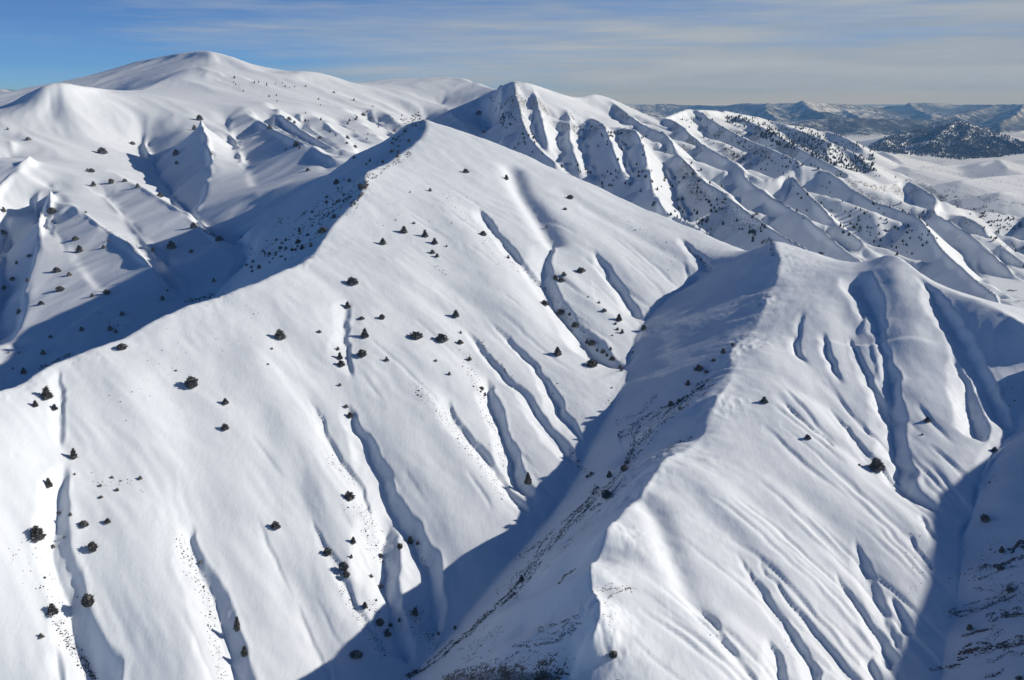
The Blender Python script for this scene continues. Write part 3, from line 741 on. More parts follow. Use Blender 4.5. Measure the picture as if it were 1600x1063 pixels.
 (850,1062,24,14,'clump','dark scrubby juniper on the bottom edge beside the dry grass knoll'),
 (1593,1062,10,6,'shrub','low bush in the bottom right corner'),
 (1539,815,11,12,'round','dark round juniper alone in shade on the far right slope'),
 (1554,705,9,7,'spire','small dark juniper, highest in shade on the far right slope'),
 (1565,863,8,10,'clump','dark juniper at the left end of the top rock line at far right'),
 (1563,890,10,7,'round','dark low juniper under the top rock line at far right'),
 (1578,925,9,8,'round','dark juniper on the middle rock line at far right'),
 (1515,984,8,9,'clump','dark juniper under the thick reddish ledge at far right'),
 # the left massif
 (160,240,13,10,'clump','big dark juniper alone high on the smooth left massif'),
 (44,219,8,5,'shrub','flat dark bush high by the left edge of the massif'),
 (12,203,4,4,'cone','tiny juniper highest by the left edge of the massif'),
 (81,334,12,10,'round','round juniper with long shadow below the ridge top at far left'),
 (146,291,8,8,'cone','pointed juniper with shadow, left of two on the massif rib'),
 (174,287,8,8,'round','dark juniper right of two on the massif rib'),
 (195,284,7,5,'shrub','low bush right of the pair on the massif rib'),
 (143,269,9,6,'shrub','low dark bush above the pair on the massif rib'),
 (137,267,5,4,'shrub','tiny bush left of the low dark one above the rib pair'),
 (215,293,7,7,'cone','small pointed juniper further down the massif rib'),
 (250,308,9,7,'shrub','slanting bush on the massif rib above the big shadow'),
 (134,333,4,4,'shrub','tiny bush on the crest of the second massif spur'),
 (118,375,10,6,'shrub','low wide bush on the slope below the second massif spur'),
 (124,394,9,11,'clump','dark juniper with a long shadow below the second massif spur'),
 (162,388,7,6,'spire','small spiky juniper right of the long-shadowed one on the massif'),
 (170,377,4,3,'shrub','speck of a bush above the spiky juniper on the massif'),
 (89,425,11,8,'clump','wide juniper upper on the lowest left spur'),
 (94,455,11,8,'round','wide round juniper lower on the lowest left spur'),
 (108,431,8,6,'shrub','thin scraggy bush right of the wide one on the lowest left spur'),
 (64,476,9,6,'cone','small juniper with long shadow near the foot of the lowest left spur'),
 (43,440,6,6,'cone','small dark juniper on the shaded rim of the lowest left spur'),
 (46,402,8,5,'clump','small juniper near the top of the lowest left spur'),
 (26,413,5,6,'cone','juniper in shade left of the top of the lowest spur'),
 (20,439,7,7,'round','round juniper in shade left of the lowest spur'),
 (7,452,6,6,'round','small juniper in shade lower at the left edge'),
 (5,366,9,7,'clump','dark juniper on the left edge above the shaded corner'),
 (6,331,6,8,'clump','upper dark juniper on the left edge of the massif'),
 (239,393,6,8,'cone','small juniper with shadow just outside the big shadow edge'),
 (303,356,10,9,'clump','dark spreading juniper at the top of the shaded stream bed'),
 (268,388,13,12,'clump','big bushy juniper in the upper shaded valley'),
 (299,395,7,6,'clump','small juniper right of the big bushy one in the shaded valley'),
 (343,377,12,9,'clump','dark juniper at the lower end of the shaded stream bed'),
 (377,372,4,4,'shrub','tiny bush alone in the shade right of the stream bed'),
 (167,460,9,8,'round','round juniper standing right on the big shadow edge'),
 (144,464,7,6,'cone','small juniper left of the one on the big shadow edge'),
 (334,441,6,8,'cone','pointed juniper in deep shade close above the main crest'),
 (254,469,7,8,'cone','pointed juniper in the middle of the shaded valley side'),
 (262,455,4,4,'cone','tiny juniper above the pointed one on the shaded valley side'),
 (191,493,8,7,'cone','dark pointed juniper left in the shaded valley side'),
 (172,516,8,8,'clump','dark juniper upper of two close above the low main crest'),
 (181,520,6,6,'cone','smaller juniper lower of two close above the low main crest'),
 (128,517,7,7,'clump','dark juniper between the shadow edge and the low main crest'),
 (79,528,6,5,'cone','small juniper in the shade nearer the left edge'),
 (30,490,8,8,'clump','dark juniper in the small shadow at far left'),
 (37,584,8,10,'cone','pointed juniper in shade just above the crest at far left'),
 (68,554,7,8,'clump','dark juniper in shade above the crest, right of the pointed one'),
 (20,577,4,4,'cone','tiny juniper left of the pointed one above the crest'),
 (13,552,4,4,'cone','tiny juniper upper left above the crest at far left'),
 (30,552,4,4,'cone','tiny juniper upper right above the crest at far left'),
 (330,242,5,4,'shrub','tiny bush right of the big blue hollow on the massif'),
 (275,243,9,10,'clump','dark spot of juniper inside the big blue hollow'),
 (276,257,5,6,'shrub','small bush under the juniper in the big blue hollow'),
 (312,188,9,9,'clump','dark scrub on the rocky tip above the big blue hollow'),
 (304,203,7,8,'clump','dark scrub below the rocky tip in the big blue hollow'),
 (207,226,8,5,'shrub','low bush on the upper left rim of the big blue hollow'),
 (421,202,8,7,'clump','largest of the dark junipers on the long massif slope left of the peak'),
 (452,188,8,6,'clump','dark juniper upper left on the massif slope'),
 (460,193,5,5,'clump','small juniper right of the upper left one on the massif slope'),
 (463,229,9,9,'clump','dark juniper cluster on the bright lower massif slope'),
 (469,232,5,4,'shrub','small bush right under the dark cluster on the lower massif'),
 (447,234,4,3,'shrub','tiny bush left of the dark cluster on the lower massif'),
 (500,217,6,5,'shrub','dark bush on the lit crest above the shaded notch'),
 (543,217,6,6,'clump','dark juniper on the shaded wall left of the middle peak'),
 (542,225,5,4,'clump','smaller juniper below the dark one on the shaded wall'),
 (555,231,7,5,'clump','dark juniper near the low gap left of the middle peak'),
 (580,186,5,4,'shrub','tiny dark bush right in the small line across the far slope'),
 (568,181,7,5,'clump','dark bush middle in the small line across the far slope'),
 (556,188,5,4,'shrub','tiny dark bush left in the small line across the far slope'),
 (749,179,9,7,'clump','dark juniper on the far white slope right of the middle peak'),
 (756,208,7,5,'clump','dark juniper lower on the far white slope'),
 # shaded back of the middle peak
 (526,288,9,9,'clump','dark juniper alone high in the shade left of the rocky crest'),
 (565,296,10,9,'round','big dark juniper at the notch of the rocky crest'),
 (522,341,8,8,'cone','pointed juniper in shade close to the middle of the rocky crest'),
 (505,364,14,10,'clump','widest dark juniper in shade against the rocky crest'),
 (466,381,9,8,'clump','dark juniper in the scattered group low on the shaded back slope'),
 (481,369,6,5,'shrub','small bush between the scattered group and the widest juniper'),
 (486,386,6,8,'cone','upright juniper right of the scattered group in shade'),
 (472,390,7,9,'cone','upright juniper lowest right of the scattered group in shade'),
 (462,392,5,5,'shrub','small bush at the bottom of the scattered group in shade'),
 (447,390,5,6,'clump','small juniper left of the scattered group in shade'),
 (438,390,6,6,'clump','small juniper further left of the scattered group in shade'),
 (431,397,5,5,'clump','small juniper next to the leftmost pair in the shade'),
 (421,399,7,6,'clump','dark juniper lower left among those in the shade of the peak'),
 (446,407,5,5,'cone','small juniper close above the crest bend in shade'),
 (405,420,7,7,'clump','dark juniper lowest left in the shade of the peak'),
 (468,362,5,8,'cone','upright juniper above the scattered group in shade'),
 (611,239,5,6,'cone','small juniper in shade under the rocky summit'),
 (621,246,6,7,'cone','dark juniper lower in shade under the rocky summit'),
 (633,207,6,5,'clump','dark scrub left below the rocky summit'),
 (553,248,5,6,'cone','tiny juniper under the gap left of the middle peak'),
 (578,253,5,6,'cone','tiny juniper half way from the gap to the rocky crest'),
 (598,255,5,6,'cone','tiny juniper nearest the rocky crest under the gap'),
 (481,267,7,5,'clump','small dark juniper at the edge of the big shadow left of the gap'),
]
_rn = random.Random(31)
def _inpoly(x, y, poly):
    c = False; j = len(poly) - 1
    for i in range(len(poly)):
        xi, yi = poly[i]; xj, yj = poly[j]
        if (yi > y) != (yj > y) and x < (xj - xi) * (y - yi) / (yj - yi) + xi: c = not c
        j = i
    return c
for poly, n, lab, grp in [
  ([(600,215),(655,190),(640,232),(560,268),(566,295),(500,350),(470,385),(400,430),(380,420),(520,300),(560,262)], 34, 'small dark scrub among the rocks on the shaded back slope of the middle peak', 'scrub on the shaded back slope of the middle peak'),
  ([(980,290),(1060,255),(1190,335),(1180,380),(1050,330)], 16, 'small dark juniper on the shaded wall behind the saddle', 'junipers on the shaded wall behind the saddle')]:
    k = 0
    while k < n:
        x = _rn.uniform(min(p[0] for p in poly), max(p[0] for p in poly)); y = _rn.uniform(min(p[1] for p in poly), max(p[1] for p in poly))
        if _inpoly(x, y, poly):
            TREES.append((x, y, _rn.uniform(4, 6.5), _rn.uniform(4, 6), _rn.choice(['clump', 'shrub', 'cone']), lab, grp)); k += 1

# thin snow showing ground: pixel polyline, radius m, amount
PAINT = [
 ([(640,195),(620,225),(590,255),(560,285),(530,325),(495,370),(460,400)], 22, .78), ([(655,188),(662,200)], 10, .9),
 ([(1040,640),(1000,690),(985,740),(940,790),(890,850),(850,890)], 9, .70), ([(1110,590),(1060,630)], 8, .55),
 ([(800,930),(720,1000),(660,1050)], 7, .6), ([(900,965),(840,990),(790,1010)], 8, .6), ([(870,1055),(780,1050),(700,1062)], 9, 1.0),
 ([(1600,868),(1550,885),(1520,888)], 3, .8), ([(1600,885),(1540,890)], 3, .7), ([(1580,920),(1530,950),(1490,958)], 5, .8), ([(1600,960),(1560,965)], 3, .9),
 ([(1600,1005),(1550,1012),(1500,1030)], 4, .95), ([(1550,980),(1510,992)], 3, .9), ([(1250,480),(1500,470)], 3, .1),
 ([(803,128),(806,160),(812,190),(822,215)], 30, .85), ([(775,150),(790,190)], 40, .5), ([(300,105),(345,118)], 30, .6), ([(330,100),(350,125)], 22, .6),
 ([(1068,255),(1085,290),(1095,310)], 24, .95), ([(1110,300),(1150,340),(1185,360)], 26, .8), ([(1000,215),(1010,250)], 14, .6), ([(1195,378),(1206,392),(1204,420)], 10, .6),
 ([(1245,270),(1260,300)], 20, .8), ([(1440,290),(1480,312),(1530,335)], 26, 1.0), ([(1500,325),(1560,332)], 22, .9), ([(1350,465),(1352,468)], 2, .1), ([(1540,462),(1600,470)], 14, .8),
 ([(1285,395),(1300,402),(1340,408)], 5, .7), ([(1330,395),(1345,402)], 12, .8),
 ([(1075,390),(1095,405),(1112,420)], 4, .8), ([(930,273),(945,285)], 6, .9),
]
# loose stones poking through: pixel polyline, spread px, number, size px
STONES = [
 ([(278,838),(300,890),(322,935),(330,980),(345,1030),(348,1063)], 6, 330, 1.0),
 ([(85,965),(105,1000),(125,1030),(145,1063)], 6, 260, 1.1), ([(128,1025),(145,1060)], 3, 120, 1.2),
 ([(645,600),(690,650),(730,700),(775,755),(800,790)], 5, 300, .8), ([(722,545),(745,600),(755,640),(775,680),(790,730)], 5, 230, .8), ([(510,715),(530,730),(555,755)], 4, 90, .8),
 ([(560,790),(580,830),(590,880)], 9, 150, .9), ([(530,910),(555,955),(585,995),(600,1025)], 5, 170, .9), ([(575,940),(595,960)], 6, 50, .9), ([(645,850),(665,880),(672,900)], 3, 50, .8),
 ([(800,410),(850,450),(900,505),(935,540)], 5, 180, .8), ([(680,415),(700,432)], 2, 25, .9), ([(690,300),(760,370),(800,420)], 6, 90, .7), ([(750,530),(770,560),(800,590)], 3, 100, .7),
 ([(160,750),(220,760)], 9, 30, .9), ([(970,335),(1040,390),(1060,420)], 9, 60, .7), ([(940,920),(960,918),(990,922)], 5, 60, .9), ([(935,940),(940,960),(960,990)], 8, 50, .9),
 ([(640,950),(660,990),(690,1010)], 9, 160, 1.0), ([(890,700),(905,730),(920,740)], 4, 90, .9), ([(945,620),(962,640)], 3, 30, .8),
 ([(1100,950),(1130,1010)], 10, 30, .8), ([(1430,810),(1430,900),(1420,930)], 10, 50, .8), ([(1225,990),(1250,1050)], 12, 30, .8),
 ([(170,640),(380,500),(420,470)], 30, 60, .9), ([(100,330),(200,375),(235,400)], 5, 90, .8), ([(540,350),(620,320),(700,340)], 40, 40, .7), ([(860,600),(920,690)], 10, 40, .8),
 ([(30,850),(60,900),(90,950)], 18, 50, 1.0), ([(1490,900),(1560,860)], 16, 70, 1.0), ([(1560,600),(1580,640)], 8, 40, .8),
]
# broken lines of rock crossing the shaded flanks: pixel polyline, spread px, number, size px
BANDS = [
 ([(1370,252),(1450,262),(1530,272),(1600,278)], 4, 300, .6), ([(1400,270),(1500,292),(1600,305)], 5, 340, .6), ([(1440,262),(1600,292)], 2, 200, .5), ([(1480,300),(1540,312),(1600,322)], 4, 260, .7), ([(1380,244),(1440,252),(1520,258)], 3, 200, .6),
 ([(1118,598),(1085,612),(1062,632),(1030,645),(1000,665),(967,683)], 4, 420, 1.5),
 ([(1070,625),(1040,650),(1010,680),(990,705),(980,725)], 7, 520, 1.4), ([(1035,620),(1000,650),(965,668)], 3, 150, 1.1), ([(1100,602),(1060,628)], 5, 140, 1.6),
 ([(990,660),(985,700),(975,730),(955,755),(925,775),(900,800)], 5, 700, 1.5), ([(980,750),(960,765),(945,775)], 4, 90, 1.2),
 ([(940,765),(900,805),(880,830),(855,860),(840,880),(820,905),(800,925)], 5, 900, 1.7), ([(960,775),(920,800),(890,830),(865,850)], 5, 330, 1.3),
 ([(835,880),(815,910),(800,940)], 8, 300, 1.4), ([(900,885),(880,900),(868,912)], 3, 90, 1.5), ([(812,870),(850,845)], 3, 70, 1.5),
 ([(805,925),(780,945),(760,960),(745,975),(735,990),(710,1005),(690,1025),(660,1045),(635,1058)], 4, 900, 1.7), ([(780,975),(755,1000),(720,1030)], 9, 200, 1.2),
 ([(905,962),(870,975),(840,982)], 4, 200, 1.4), ([(895,975),(875,1000),(830,1010),(800,1008)], 6, 360, 1.5), ([(760,1040),(720,1050),(700,1060)], 4, 180, 1.5), ([(1080,680),(1050,695),(1030,705)], 3, 90, 1.1),
 ([(640,236),(618,252),(600,262),(575,275)], 3, 130, 1.5), ([(560,285),(545,305),(520,325),(500,340),(470,360)], 8, 260, 1.8), ([(530,310),(500,330),(470,355),(440,380),(410,405)], 10, 170, 1.9),
 ([(570,272),(568,300),(545,318)], 3, 150, 1.9), ([(660,188),(630,200),(620,215)], 5, 130, 1.8), ([(434,340),(440,352)], 2, 25, 1.4), ([(338,462),(300,470),(290,474)], 1.5, 120, 1.3),
 ([(300,350),(325,365),(345,375)], 2, 60, 1.3), ([(388,384),(396,400)], 2, 30, 1.4), ([(150,490),(175,510),(200,517)], 3, 30, 1.2),
 ([(120,551),(105,556),(60,578)], 1.5, 80, 1.4),
 ([(1600,870),(1560,885),(1530,887)], 3, 300, 1.4), ([(1600,878),(1550,892),(1520,905)], 5, 170, 1.1), ([(1600,905),(1555,912),(1520,915)], 5, 120, 1.0), ([(1590,915),(1560,935),(1525,950),(1482,957)], 6, 420, 1.3),
 ([(1600,961),(1560,964),(1545,975)], 4, 300, 1.4), ([(1600,1004),(1565,1010),(1530,1015),(1505,1018)], 4, 420, 1.6), ([(1600,1010),(1540,1025)], 4, 200, 1.1), ([(1500,1040),(1470,1045),(1452,1047)], 1.5, 90, 1.4),
 ([(1600,920),(1560,935)], 6, 100, 1.0), ([(1570,1052),(1540,1062)], 3, 60, 1.6), ([(1570,985),(1540,1000)], 6, 50, 1.3), ([(1600,845),(1575,858)], 2, 160, 1.8),
 ([(1556,745),(1540,760)], 4, 30, 1.2), ([(1190,380),(1204,375),(1206,400)], 4, 150, 1.3), ([(925,925),(945,922),(975,918)], 1.2, 70, 1.0),
 ([(945,945),(955,930),(985,919)], 1.0, 120, 1.1),
]
LEDGES = [
 (752,608,4,9,'narrow reddish rock tooth on the stony rib right of mid face', 'R', 1.1), (757,617,3,6,'smaller rock tooth just right of the narrow reddish one', 'R', 1.1),
 (1515,1018,36,8,'long reddish ledge, thickest rock on the far right slope', 'R', .22), (1504,1031,16,4,'small dark ledge just under the thickest one at far right', 'S', .35), (1490,1040,24,3,'thin dark ledge trailing down left of the thickest one', 'S', .2),
 (1535,986,34,5,'slanting dark ledge above the thickest one at far right', 'S', .2), (1510,993,16,3,'thin lower end of the slanting dark ledge', 'S', .3),
 (1594,848,16,8,'reddish ledge on the right edge topping the rock lines', 'R', .35), (1582,961,34,4,'thin level ledge on the right edge between thicker ones', 'S', .1),
 (1095,405,12,4,'dark slanting rock streak on the bright slope above the saddle', 'S', -.9), (1110,419,8,3,'lower end of the dark rock streak above the saddle', 'S', -.8),
 (943,276,7,4,'dark rock notch on the skyline of the right shoulder', 'S', -.6),
 (1581,455,14,5,'dark rock knob on the right edge by the snowy road', 'S', 0), (1283,396,10,4,'dark rock on the skyline between the two right tops', 'S', -.3),
 (965,1063,10,3,'dark stone peeping up at the bottom centre', 'S', 0),
]
SCRUB_N = 9000
# ---------------------------------------------------------------- materials
def mat(name):
    m = bpy.data.materials.new(name); m.use_nodes = True; t = m.node_tree; t.nodes.clear()
    o = N(t, 'ShaderNodeOutputMaterial'); b = N(t, 'ShaderNodeBsdfPrincipled'); L(t, b.outputs[0], o.inputs[0])
    return m, t, b
def tex(t, scale, det=4, rough=.5, coord='Object', stretch=(1, 1, 1), dist=0.0):
    tc = N(t, 'ShaderNodeTexCoord'); mp = N(t, 'ShaderNodeMapping'); mp.inputs['Scale'].default_value = stretch
    no = N(t, 'ShaderNodeTexNoise'); no.inputs['Scale'].default_value = scale; no.inputs['Detail'].default_value = det
    no.inputs['Roughness'].default_value = rough; no.inputs['Distortion'].default_value = dist
    L(t, tc.outputs[coord], mp.inputs[0]); L(t, mp.outputs[0], no.inputs[0]); return no.outputs[0]
def ramp(t, src, a, b):
    r = N(t, 'ShaderNodeMapRange'); r.inputs[1].default_value = a; r.inputs[2].default_value = b; L(t, src, r.inputs[0]); return r.outputs[0]
def mixc(t, f, a, b):
    m = N(t, 'ShaderNodeMixRGB')
    if isinstance(f, float): m.inputs[0].default_value = f
    else: L(t, f, m.inputs[0])
    for i, v in ((1, a), (2, b)):
        if isinstance(v, tuple): m.inputs[i].default_value = (*v, 1)
        else: L(t, v, m.inputs[i])
    return m.outputs[0]

def snow_material():
    m, t, b = mat('wind_packed_snow')
    big = tex(t, .006, 4); mid = tex(t, .05, 5); wind = tex(t, .35, 6, .6, stretch=(1.6, .5, 1)); grit = tex(t, 1.6, 3, .6)
    c = mixc(t, ramp(t, big, .35, .65), (.81, .865, .92), (.785, .84, .89))
    c = mixc(t, mth(t, 'MULTIPLY', ramp(t, mid, .5, .75), .25), c, (.74, .79, .84))
    # ground, rock and scree that the wind has laid bare: where the snow cover is thin
    at = N(t, 'ShaderNodeAttribute'); at.attribute_name = 'bare'
    spk = tex(t, .75, 5, .75); spk2 = tex(t, .16, 5, .7, stretch=(1, 1, 2.2))
    v = mth(t, 'ADD', mth(t, 'MULTIPLY', spk, .55), mth(t, 'MULTIPLY', spk2, .45))
    thr = mth(t, 'SUBTRACT', .70, mth(t, 'MULTIPLY', at.outputs['Fac'], .22))
    bare = mth(t, 'MULTIPLY', mth(t, 'SUBTRACT', v, thr), 22.0, clamp=True)
    rockc = mixc(t, ramp(t, grit, .35, .65), (.075, .065, .055), (.16, .14, .12))
    c = mixc(t, bare, c, rockc)
    # far wooded ground
    fo = N(t, 'ShaderNodeAttribute'); fo.attribute_name = 'wood'
    f1 = tex(t, .012, 6, .72); f2 = tex(t, .0016, 4, .6); f3 = tex(t, .06, 3, .7)
    fv = mth(t, 'ADD', mth(t, 'ADD', mth(t, 'MULTIPLY', f1, .45), mth(t, 'MULTIPLY', f2, .25)), mth(t, 'MULTIPLY', f3, .30))
    fthr = mth(t, 'SUBTRACT', .78, mth(t, 'MULTIPLY', fo.outputs['Fac'], .36))
    wf = mth(t, 'MULTIPLY', mth(t, 'SUBTRACT', fv, fthr), 9.0, clamp=True)
    c = mixc(t, wf, c, (.030, .036, .030))
    L(t, c, b.inputs['Base Color']); b.inputs['Roughness'].default_value = .62; b.inputs['Specular IOR Level'].default_value = .3
    bp = N(t, 'ShaderNodeBump'); bp.inputs['Strength'].default_value = .55; bp.inputs['Distance'].default_value = .5
    hsum = mth(t, 'ADD', mth(t, 'MULTIPLY', wind, .55), mth(t, 'ADD', mth(t, 'MULTIPLY', mid, 1.1), mth(t, 'MULTIPLY', grit, .05)))
    hsum = mth(t, 'ADD', hsum, mth(t, 'MULTIPLY', bare, .5))
    L(t, hsum, bp.inputs['Height']); L(t, bp.outputs[0], b.inputs['Normal'])
    return m
SNOW = snow_material()

def foliage_material():
    m, t, b = mat('juniper_foliage')
    n1 = tex(t, 1.3, 3); n2 = tex(t, 6, 2); oi = N(t, 'ShaderNodeObjectInfo')
    c = mixc(t, ramp(t, n1, .35, .65), (.15, .14, .105), (.26, .235, .19))
    c = mixc(t, ramp(t, n2, .55, .8), c, (.34, .32, .29))
    c = mixc(t, mth(t, 'MULTIPLY', oi.outputs['Random'], .45), c, (.17, .155, .135))
    ge = N(t, 'ShaderNodeNewGeometry'); sp = N(t, 'ShaderNodeSeparateXYZ'); L(t, ge.outputs['Normal'], sp.inputs[0])
    up = mth(t, 'MULTIPLY', mth(t, 'SUBTRACT', mth(t, 'ABSOLUTE', sp.outputs[2]), .72), 5.0, clamp=True)
    c = mixc(t, mth(t, 'MULTIPLY', up, ramp(t, n1, .42, .6)), c, (.75, .77, .8))
    L(t, c, b.inputs['Base Color']); b.inputs['Roughness'].default_value = .9; b.inputs['Specular IOR Level'].default_value = .15
    return m
def plain(name, c1, c2, sc, rough=.9):
    m, t, b = mat(name); L(t, mixc(t, ramp(t, tex(t, sc, 4, .6), .35, .65), c1, c2), b.inputs['Base Color'])
    b.inputs['Roughness'].default_value = rough; b.inputs['Specular IOR Level'].default_value = .2
    bp = N(t, 'ShaderNodeBump'); bp.inputs['Strength'].default_value = .4; bp.inputs['Distance'].default_value = .1
    L(t, tex(t, sc * 3, 4), bp.inputs['Height']); L(t, bp.outputs[0], b.inputs['Normal']); return m
FOL = foliage_material()
BARK = plain('juniper_bark', (.09, .065, .05), (.16, .12, .09), 3)
STONE = plain('dark_weathered_stone', (.07, .06, .055), (.17, .145, .125), 1.2)
REDROCK = plain('reddish_rock', (.13, .085, .07), (.22, .15, .12), .9)
SCRUB = plain('dry_brown_scrub', (.20, .145, .095), (.36, .28, .19), 2)
WOOD = plain('distant_conifer', (.035, .040, .032), (.075, .078, .062), .2)

# ---------------------------------------------------------------- the terrain
t_0 = time.time()
H, FG = build_height()
V = vis_table(H)
# cover masks: bare (thin snow) and wood (far forest)
gx_, gy_ = grad(H); SLP = np.hypot(gx_, gy_)
BARE = np.zeros_like(H, dtype=np.float32)
Rr = ROWS[:, None]
MID = np.clip((Rr - 1500) / 500, 0, 1) * (1 - np.clip((Rr - 5500) / 1500, 0, 1)) * (GX > -60)
BARE += (np.clip((SLP - .42) / .3, 0, 1) * MID * np.clip(.55 + 1.4 * fbm(GX / 130, GY / 130, 3, 301), 0, 1) * 1.0)
BARE += (np.clip((SLP - .5) / .3, 0, 1) * (GX < -60) * (Rr > 1300) * np.clip(.15 + fbm(GX / 130, GY / 130, 3, 301), 0, 1) * .7)
def paint(A, px_line, rad, amt):
    pts = [cast(H, V, *p) for p in px_line]; line = smooth_line([p for p in pts if p is not None], 1)[:, :2]
    x0, y0 = line.min(0) - rad * 2; x1, y1 = line.max(0) + rad * 2
    i0, i1, j0, j1 = window(x0, x1, max(50, y0), y1); X = GX[i0:i1, j0:j1]; Y = GY[i0:i1, j0:j1]; best = np.full(X.shape, 1e9)
    for a, b in zip(line[:-1], line[1:]):
        ex, ey = b - a; t = np.clip(((X - a[0]) * ex + (Y - a[1]) * ey) / (ex * ex + ey * ey + 1e-9), 0, 1)
        best = np.minimum(best, np.hypot(X - a[0] - t * ex, Y - a[1] - t * ey))
    A[i0:i1, j0:j1] = np.maximum(A[i0:i1, j0:j1], amt * np.exp(-(best / rad) ** 2))
for a in PAINT: paint(BARE, *a)
BARE += (.42 + .5 * fbm(GX / 420, GY / 150, 3, 611)).clip(0, .8) * np.clip((Rr - 2600) / 400, 0, 1) * (Rr < 7600) * (GX > 900) * np.clip((-278 - H) / 12, 0, 1)
WOODM = np.zeros_like(BARE)
WOODM += np.clip((Rr - 7500) / 700, 0, 1) * np.clip(.86 + .3 * fbm(GX / 2500, GY / 2500, 3, 401) + np.clip((H + 300) / 40, -.7, .22), 0, 1.1)
WOODM = np.maximum(WOODM, np.clip((Rr - 6100) / 300, 0, 1) * (GX > 500) * np.clip((H + 290) / 22, 0, 1) * .72 * (Rr < 8600))

def grid_mesh(name, i0, i1):
    X = GX[i0:i1]; Y = GY[i0:i1]; Z = H[i0:i1] + ZCAM; nr, nc = X.shape
    co = np.stack([X, Y, Z], -1).reshape(-1, 3).astype(np.float32)
    idx = np.arange(nr * nc, dtype=np.int32).reshape(nr, nc)
    q = np.stack([idx[:-1, :-1], idx[:-1, 1:], idx[1:, 1:], idx[1:, :-1]], -1).reshape(-1, 4)
    q = q[:, ::-1] if False else q
    me = bpy.data.meshes.new(name); me.vertices.add(len(co)); me.vertices.foreach_set('co', co.ravel())
    me.loops.add(q.size); me.loops.foreach_set('vertex_index', q.ravel()); me.polygons.add(len(q))
    me.polygons.foreach_set('loop_start', np.arange(0, q.size, 4, dtype=np.int32))
    me.polygons.foreach_set('use_smooth', np.ones(len(q), bool))
    me.update(calc_edges=True)
    if me.polygons[0].normal.z < 0: me.flip_normals()
    for an, A in (('bare', BARE), ('wood', WOODM)):
        at = me.attributes.new(an, 'FLOAT', 'POINT'); at.data.foreach_set('value', np.ascontiguousarray(A[i0:i1], np.float32).ravel())
    me.materials.append(SNOW)
    o = bpy.data.objects.new(name, me); COL.objects.link(o); o['kind'] = 'structure'; return o
iM = int(np.searchsorted(ROWS, 6100))
grid_mesh('snowy_mountain_slopes', 0, iM + 1)
grid_mesh('far_hills', iM, NROW)
print('terrain', round(time.time() - t_0, 1))

# ---------------------------------------------------------------- helpers for things
def mesh_obj(name, verts, faces, m, parent=None, smooth=False):
    me = bpy.data.meshes.new(name); me.from_pydata(verts, [], faces); me.materials.append(m)
    if smooth: me.polygons.foreach_set('use_smooth', [True] * len(faces))
    me.update(); o = bpy.data.objects.new(name, me); COL.objects.link(o)
    if parent: o.parent = parent
    return o
ICO_V = [(0,0,1),(.894,0,.447),(.276,.851,.447),(-.724,.526,.447),(-.724,-.526,.447),(.276,-.851,.447),(.724,.526,-.447),(-.276,.851,-.447),(-.894,0,-.447),(-.276,-.851,-.447),(.724,-.526,-.447),(0,0,-1)]
ICO_F = [(0,1,2),(0,2,3),(0,3,4),(0,4,5),(0,5,1),(1,6,2),(2,7,3),(3,8,4),(4,9,5),(5,10,1),(6,7,2),(7,8,3),(8,9,4),(9,10,5),(10,6,1),(11,7,6),(11,8,7),(11,9,8),(11,10,9),(11,6,10)]

def tube(vs, fs, path, rads, n=6):
    b0 = len(vs)
    for k, (p, r) in enumerate(zip(path, rads)):
        for a in range(n):
            an = 2 * math.pi * a / n; vs.append((p[0] + r * math.cos(an), p[1] + r * math.sin(an), p[2]))
    for k in range(len(path) - 1):
        for a in range(n):
            fs.append((b0 + k * n + a, b0 + k * n + (a + 1) % n, b0 + (k + 1) * n + (a + 1) % n, b0 + (k + 1) * n + a))

def radius_profile(kind, t):
    """crown radius (of half-width 1) at height fraction t"""
    if kind == 'cone': return max(0, (1 - t) ** .85) * min(1, .55 + t * 4) 
    if kind == 'round': return math.sqrt(max(0, 1 - (2 * t - .9) ** 2 / 1.25)) * min(1, .7 + t * 2)
    if kind == 'column': return (max(0, 1 - t) ** .5) * min(1, .6 + t * 3)
    if kind == 'shrub': return math.sqrt(max(0, 1 - t * t)) * min(1, .8 + t)
    return (max(0, 1 - t) ** .6) * min(1, .6 + t * 3)

